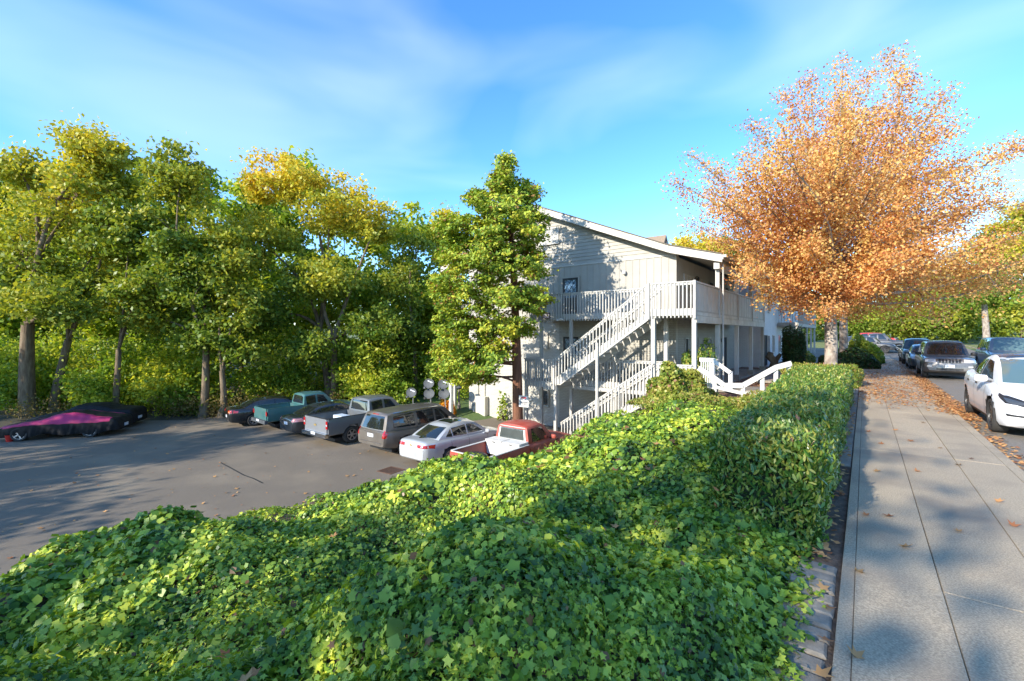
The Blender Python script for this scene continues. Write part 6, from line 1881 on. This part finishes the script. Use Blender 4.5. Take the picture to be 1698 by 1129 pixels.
vn['trim'] = [('taillight', 'B', [(.78, .80), (.93, .80), (.92, 1.10), (.80, 1.10)], M['tail'], .008), ('licence_plate', 'b', [(-.2, .78), (.2, .78), (.2, .92), (-.2, .92)], M['plate'], .012), ('chrome_strip', 'b', [(-.42, .96), (.42, .96), (.42, .99), (-.42, .99)], M['chrome'], .01), ('bumper_step', 'b', [(-.7, .56), (.7, .56), (.7, .60), (-.7, .60)], M['chrome'], .012),
              ('brake_lamp', 'b', [(-.2, 1.655), (.2, 1.655), (.2, 1.68), (-.2, 1.68)], M['tail'], .01), ('headlight', 'F', [(.5, .7), (.86, .72), (.86, .84), (.52, .82)], M['lampglass']), ('roof_rail', 's', [(2.0, 1.705), (4.5, 1.705), (4.5, 1.72), (2.0, 1.72)], M['chrome'], .02)]
lotcar('v', 'minivan', 'dusty warm grey minivan with dark wheels and roof rails', 'van', (-16.95, 11.85), 0, vn)
ss = sedan(C['silver'], 4.86, 1.86, 1.46, spokes=10, glassm=M['carglass'], trim=[('taillight', 'B', [(.34, .80), (.86, .76), (.84, .94), (.36, .93)], M['tail'], .008), ('lamp_divider', 'B', [(.56, .78), (.585, .78), (.585, .935), (.56, .935)], C['silver'], .012), ('emblem', 'b', [(-.08, .84), (0, .82), (.08, .84), (.08, .865), (0, .885), (-.08, .865)], mat('gold_emblem_small', (0.6, 0.42, 0.12), 0.35, metallic=0.6), .012), ('plate_recess', 'b', [(-.3, .44), (.3, .44), (.27, .62), (-.27, .62)], C['silver'], .004),
                                                          ('licence_plate', 'b', [(-.18, .46), (.18, .46), (.18, .60), (-.18, .60)], M['plate'], .014), ('sunroof', 't', [(-.4, -.1), (.4, -.1), (.38, -.75), (-.38, -.75)], M['carglass'], .006), ('headlight', 'F', [(.48, .60), (.84, .64), (.84, .76), (.50, .71)], M['lampglass'])])
ss_o = lotcar('s', 'sedan_car', 'silver sedan with wide red tail lights and a sunroof', 'car', (-14.15, 11.75), 0, ss)
rt = pickup(C['red'], 5.35, 1.76, 1.74, railm=M['white'], bumperm=M['white'], spokes=5, rimr=.2, arch=.42)
rt['bedtop'] = 1.10; rt['bedfloor'] = .62; rt['cabin']['rt'] = 3.0; rt['cabin']['rb'] = 3.06; rt['bed'] = 3.1; rt['cabin']['wr'] = 1.32
rt['glass'] = [rt['glass'][0], ('b', [(-.56, 1.22), (.56, 1.22), (.5, 1.6), (-.5, 1.6)], glassmat('clear_rear_glass', (0.03, 0.035, 0.035), 0.3)), ('s', [(1.85, 1.16), (2.85, 1.16), (2.8, 1.61), (2.2, 1.61)])]
rt['trim'] = rt['trim'][:2] + [('window_frame', 'b', [(-.63, 1.16), (.63, 1.16), (.56, 1.655), (-.56, 1.655)], M['white'], .004), ('taillight', 'B', [(.73, .74), (.86, .74), (.86, .96), (.73, .96)], M['tail'], .012)]
rt['glass'] = [(g[0], g[1], *g[2:]) for g in rt['glass']]
rt['doors'] = ([1.5, 2.85], .45, 1.06, [2.6], .92)
rto = lotcar('p', 'pickup_truck', 'old faded red pickup with white bed rails and open load bed', 'truck', (-10.05, 10.65), 0, rt)
# load of the red pickup: tool box and tyre
tb = empty('tool_box', (-10.05, 12.65, LOT + 0.98), 0, 'white two lid tool box across the bed of the red pickup', 'box')
MB().box(-.74, .74, -.24, .24, -.28, .17).build('case', M['white'], tb)
for sg in (-1, 1):
    MB().box(min(sg * .02, sg * .76), max(sg * .02, sg * .76), -.27, .27, .173, .235).build('lid', M['white'], tb)
    MB().box(sg * .38 - .05, sg * .38 + .05, -.285, -.272, .15, .2).build('latch', M['metal'], tb)
ty_m = MB().lathe([(.19, -.09), (.21, -.1), (.31, -.1), (.335, -.06), (.335, .06), (.31, .1), (.21, .1), (.19, .09)], 26, 'z').mesh('tyre', mat('dusty_tyre', (0.30, 0.26, 0.19), 0.9, (0.2, 0.17, 0.13), 12), 40)
tag(link('spare_tyre', ty_m, None, (-9.7, 11.75, LOT + .75), (.1, .05, 0)), 'dusty spare tyre lying flat in the red pickup bed', 'tyre')
tag(MB().add(*_egg((0, 0, .16), (.42, .3, .18))).build('tarp_bundle', mat('black_tarp', (0.03, 0.03, 0.034), 0.5, bump=.6, bscale=12), None, smooth=70, loc=(-10.4, 11.5, LOT + .62)), 'black tarp bundle in the red pickup bed', 'tarp')
tag(MB().add(*_egg((0, 0, .1), (.5, .28, .1))).box(-.35, .35, -.22, .22, .05, .24).build('storage_tote', mat('pale_blue_plastic', (0.55, 0.63, 0.72), 0.4), None, loc=(-19.37, 11.97, LOT + .7 + .25)), 'pale blue tote in the bed of the steel grey pickup', 'tote')
tag(MB().add(*_egg((0, 0, .12), (.2, .16, .12))).build('rag_bundle', mat('blue_cloth', (0.05, 0.2, 0.55), 0.8, bump=.5, bscale=15), None, smooth=70, loc=(-24.57, 12.97, LOT + .98)), 'bright blue bundle in the bed of the teal pickup', 'bundle')


# --- covered cars
def covered(label, mid, heading, L_, W_, H, pink, seed, kind):
    rg = np.random.default_rng(seed)
    T = empty('covered_car', (*mid, LOT), -math.radians(heading), label, 'car', 'cars under fabric covers')
    n, mcs = 90, 46
    S = np.linspace(0, L_, n)
    if kind == 'front': top = [(0, .52), (.15, .66), (1.0, .82), (1.65, .92), (2.35, H), (3.0, H + .01), (3.9, .98), (4.4, .90), (L_ - .1, .82), (L_, .62)]
    else: top = [(0, .50), (.15, .66), (1.0, .84), (1.6, .92), (2.2, H), (3.1, H), (3.9, 1.02), (4.3, .99), (L_ - .06, .96), (L_, .74)]
    tz = smooth_interp(S, *zip(*top), w=.03)
    wd = smooth_interp(S, [0, .12, .6, 1.4, L_ - .8, L_ - .1, L_], [W_ * .55, W_ * .78, W_ * .95, W_, W_, W_ * .9, W_ * .78], w=.02)
    cabw = smooth_interp(S, [0, 1.2, 2.2, 3.2, 4.1, L_], [1, 1, .72, .72, .98, 1], w=.04)
    hem = .21 + .05 * np.sin(S * 2.3 + seed) + .05 * np.cos(S * 5 + seed)
    vs_ = []
    for i, s in enumerate(S):
        for k in range(mcs + 1):
            t = -1 + 2 * k / mcs; at = abs(t)
            if at < .46: x = at / .46 * wd[i] / 2 * .86 * cabw[i]; z = tz[i] - .03 * (at / .46) ** 2
            elif at < .60:
                q = (at - .46) / .14; x = wd[i] / 2 * (.86 * cabw[i] + (.985 - .86 * cabw[i]) * q ** .8); z = tz[i] - .03 + (min(tz[i] - .05, .80) - (tz[i] - .03)) * q
            else:
                q = (at - .6) / .4; x = wd[i] / 2 * (.985 + .02 * math.sin(q * 3) - .05 * q * q); z0 = min(tz[i] - .05, .80); z = z0 + (hem[i] - z0) * q
                x += .022 * q * math.sin(s * 13 + 2 * math.sin(s * 4 + q * 2)) + .012 * q * math.sin(s * 29 + q * 5)
            z += .006 * math.sin(s * 17 + t * 9) + .006 * math.sin(s * 9 - t * 21)
            vs_.append((math.copysign(x, t) if t else 0.0, L_ / 2 - s, z))
    fb, fpk = [], []
    for i in range(n - 1):
        for k in range(mcs):
            t = -1 + 2 * (k + .5) / mcs; s = S[i]
            f = (i * (mcs + 1) + k, (i + 1) * (mcs + 1) + k, (i + 1) * (mcs + 1) + k + 1, i * (mcs + 1) + k + 1)
            zc = sum(vs_[q][2] for q in f) / 4
            ispk = pink and zc > .62 - .04 * (s / L_) and ((abs(t) > .33 and 1.3 < s < 4.4) or (s <= 1.6 and abs(t) > .25) ) and abs(t) < .66
            (fpk if ispk else fb).append(f)
    fb.append(tuple(range(mcs + 1))); fb.append(tuple(range(len(vs_) - 1, len(vs_) - mcs - 2, -1)))
    cl = mat('black_cover_cloth', (0.009, 0.009, 0.010), .62, (0.016, 0.016, 0.018), 5, bump=.25, bscale=9, spec=.25)
    MB().add(vs_, fb).build('cover', cl, T, smooth=70)
    if fpk: MB().add(vs_, fpk).build('pink_panel', mat('pink_cover_cloth', (0.46, 0.03, 0.13), .6, (0.36, 0.02, 0.09), 3, bump=.2, bscale=8, spec=.4), T, smooth=70)
    ty, rim, dk = wheel_meshes(.33, .22, .23, M['rim'], 5)
    for s in (1.0, L_ - 1.1):
        for sg in (1, -1):
            w_ = bpy.data.objects.new('wheel', None); COL.objects.link(w_); w_.parent = T
            w_.location = (sg * (W_ / 2 - .14), L_ / 2 - s, .33); w_.rotation_euler = (0, 0, 0 if sg > 0 else math.pi)
            link('tyre', ty, w_); link('rim', rim, w_); link('brake_disc', dk, w_)
    MB().box(-.18, .18, -L_ / 2 - .02, -L_ / 2 + .02, .38, .52).build('licence_plate', M['plate'], T)
    return T


wa, wb_ = G(35, 731, LOT), G(150, 724.5, LOT)
dv = (wb_ - wa).normalized(); hd = math.degrees(math.atan2(-dv.x, -dv.y))      # nose towards the left
mid = (wa + wb_) / 2 + Vector((-dv.y, dv.x, 0)) * 0.75 + dv * 0.05
covered('low sports car under a black cover with pink side panels', (mid.x, mid.y), hd, 4.75, 1.85, 1.18, True, 3, 'front')
mid2 = mid + Vector((-dv.y, dv.x, 0)) * 2.3 - dv * 0.25
covered('coupe under a plain black cover behind the pink panelled one', (mid2.x, mid2.y), hd + 4, 4.75, 1.85, 1.26, False, 7, 'rear')
p = G(16, 732, LOT)
bk = empty('bucket', (p.x, p.y, LOT), 0.4, 'small red bucket on the asphalt in front of the covered sports car', 'bucket')
MB().lathe([(0, .0), (.12, .0), (.16, .30), (.165, .31), (.15, .30), (.11, .02), (0, .02)], 16, 'z').build('pail', mat('red_plastic', (0.6, 0.03, 0.02), .4), bk, smooth=50)
MB().tube([(.16 * math.cos(a), .02, .30 + .1 * math.sin(a)) for a in np.linspace(0, math.pi, 9)], .006, 5).build('handle', M['metal'], bk)
# ------------------------------------------------------------------ small things
def dish(px, py, Y, label, text, stack=None):
    c = PY(px, py, Y)
    zb = float(ground_z(c.x, c.y))
    T = empty('satellite_dish', (c.x, c.y, zb), R(12), label, 'dish', 'satellite dishes on the lawn')
    h = c.z - zb
    m = MB()
    n = 24
    rings = [0, .25, .5, .75, .92, 1.0]
    vs_, fs = [], []
    for r in rings:
        for k in range(n):
            a = 2 * math.pi * k / n
            vs_.append((.35 * r * math.cos(a), -.09 * r * r, .29 * r * math.sin(a)))
    for i in range(len(rings) - 1):
        for k in range(n):
            fs.append((i * n + k, i * n + (k + 1) % n, (i + 1) * n + (k + 1) % n, (i + 1) * n + k))
    vs2 = [(x, y + .015, z) for x, y, z in vs_]; b = len(vs_)
    fs2 = [tuple(i + b for i in f[::-1]) for f in fs] + [((len(rings) - 1) * n + k, (len(rings) - 1) * n + (k + 1) % n, b + (len(rings) - 1) * n + (k + 1) % n, b + (len(rings) - 1) * n + k) for k in range(n)]
    d = MB().add(vs_ + vs2, fs + fs2).build('reflector', M['greymetal'], T, smooth=60, loc=(0, 0, h), rot=(-.30, 0.12, .12))
    MB().tube([(0, .12, -.2), (0, .12, h - .1), (0, .02, h)], .028, 8).build('mast', M['metal'], T)
    MB().tube([(0, -.02, h - .30), (0.02, -.42, h - .22)], .016, 6).build('feed_arm', M['metal'], T)
    MB().box(-.06, .06, -.50, -.40, h - .25, h - .14).build('feed_horn', M['plastic'] if text is None else M['greymetal'], T)
    if text:
        # pale unreadable maker's strip across the face
        MB().bar((-.13, -.048, .15), (.2, -.048, .08), .006, .055, up=(0, .2, 1)).build('badge_strip', M['plate'], d)
    return T


dish(683, 651, 18.3, 'single satellite dish standing over the grey utility bin', 1)
dish(712, 636, 18.5, 'upper satellite dish of the middle stacked pair', 1)
dish(712.5, 653, 18.3, 'lower satellite dish of the middle stacked pair, with dark feed horns', None)
dish(736, 637, 18.9, 'upper satellite dish half hidden by cedar foliage', 1)
dish(737, 653, 18.7, 'lower satellite dish beside the white balcony post', None)
p = PY(684, 664, 18.0); zb = float(ground_z(p.x, p.y))
ub = empty('utility_bin', (p.x, p.y, zb), .1, 'low grey plastic utility bin on the lawn beside the dishes', 'bin')
MB().prism([(-.55, 0), (.55, 0), (.62, .5), (-.62, .5)], 'y', -.35, .35).build('tub', M['greymetal'], ub, fixn=True)
MB().box(-.66, .66, -.39, .39, .502, .56).build('lid', M['metal'], ub)
# white post of the rear balcony stair and the lamp post behind
wp = PY(748, 690, 18.9); zb = -3.0
T = empty('porch_post', (wp.x, wp.y, zb), 0, 'white square timber post standing alone beside the orange shrub', 'post')
h = PY(748, 637, 18.9).z - zb
MB().box(-.09, .09, -.09, .09, 0, h).build('shaft', M['white'], T)
MB().box(-.2, .2, -.1, .1, h + .002, h + .1).build('cap', M['white'], T)
lp = PY(761, 676, 20.6); zb = float(ground_z(lp.x, lp.y))
T = empty('garden_lamp', (lp.x, lp.y, zb), 0, 'grey garden lamp post behind the white timber post', 'lamp post')
h = PY(761, 642, 20.6).z - zb
MB().lathe([(.12, 0), (.12, .25), (.08, .3), (.06, .4), (.055, h - .25), (.09, h - .2), (.02, h - .15)], 10, 'z').build('shaft', M['concrete2'], T, smooth=40)
MB().lathe([(.0, h + .12), (.22, h - .02), (.2, h - .05), (.1, h - .12), (0, h - .12)], 10, 'z').build('lamp_head', M['greymetal'], T, smooth=40)
# parking notice
sg = PY(868.5, 665.5, 15.6); zb = LOT
T = empty('parking_notice', (sg.x, sg.y, zb), R(8), 'small white parking notice on a post in front of the cedar trunk', 'sign')
h = sg.z - zb
MB().box(-.03, .03, .012, .06, 0, h + .12).build('post', M['greymetal'], T)
pn = MB().box(-.23, .23, -.006, .006, h - .24, h + .24).build('panel', M['white'], T)
red = mat('sign_red', (0.5, 0.03, 0.05), .5); dk = mat('sign_ink', (0.06, 0.06, 0.08), .5); gy = mat('sign_grey_ink', (0.4, 0.38, 0.38), .5)
MB().box(-.12, .12, -.009, -.0065, h + .12, h + .19).build('red_band', red, pn)
MB().box(-.2, .2, -.009, -.0065, h - .05, h - .01).box(-.19, .19, -.009, -.0065, h - .1, h - .075).box(-.02, .19, -.009, -.0065, h - .16, h - .125).build('dark_lines', dk, pn)
for k in range(3): MB().box(-.18, .17 - .03 * k, -.009, -.0065, h + .02 + .035 * k, h + .032 + .035 * k).build('grey_line', gy, pn)
# wheel stops at the noses of the parked row
ws = MB().prism([(-.09, 0), (.09, 0), (.06, .13), (-.06, .13)], 'x', -.85, .85).mesh('wheel_stop', M['concrete2'], fixn=True)
for k, (x, who) in enumerate(((-20.6, 'steel grey pickup'), (-16.95, 'warm grey minivan'), (-14.15, 'silver sedan'))):
    tag(link('wheel_stop', ws, None, (x, 17.0 + (0.4 if k == 0 else 0.2), LOT)), f'concrete wheel stop in front of the {who}', 'wheel stop', 'wheel stops of the parked row')
# stump planter by the white wall, hanging basket on the landing
p = PY(1282, 590, 33.6)
T = empty('carved_stump', (-4.7, 33.9, -0.22), 0, 'dark carved wooden stump against the white brick wall', 'stump')
MB().tube([(0, 0, 0), (.05, 0, .4), (-.25, 0, .75), (-.15, 0, 1.0)], [.28, .24, .26, .16], 9).build('trunk', M['bark'], T, smooth=50)
MB().tube([(.1, 0, .45), (.4, .05, .9)], [.16, .1], 8).build('limb', M['bark'], T, smooth=50)
# dark weathered bench slab under it
MB().box(-.6, .6, -.3, .3, -.02, .05).build('base_slab', M['concrete2'], T)
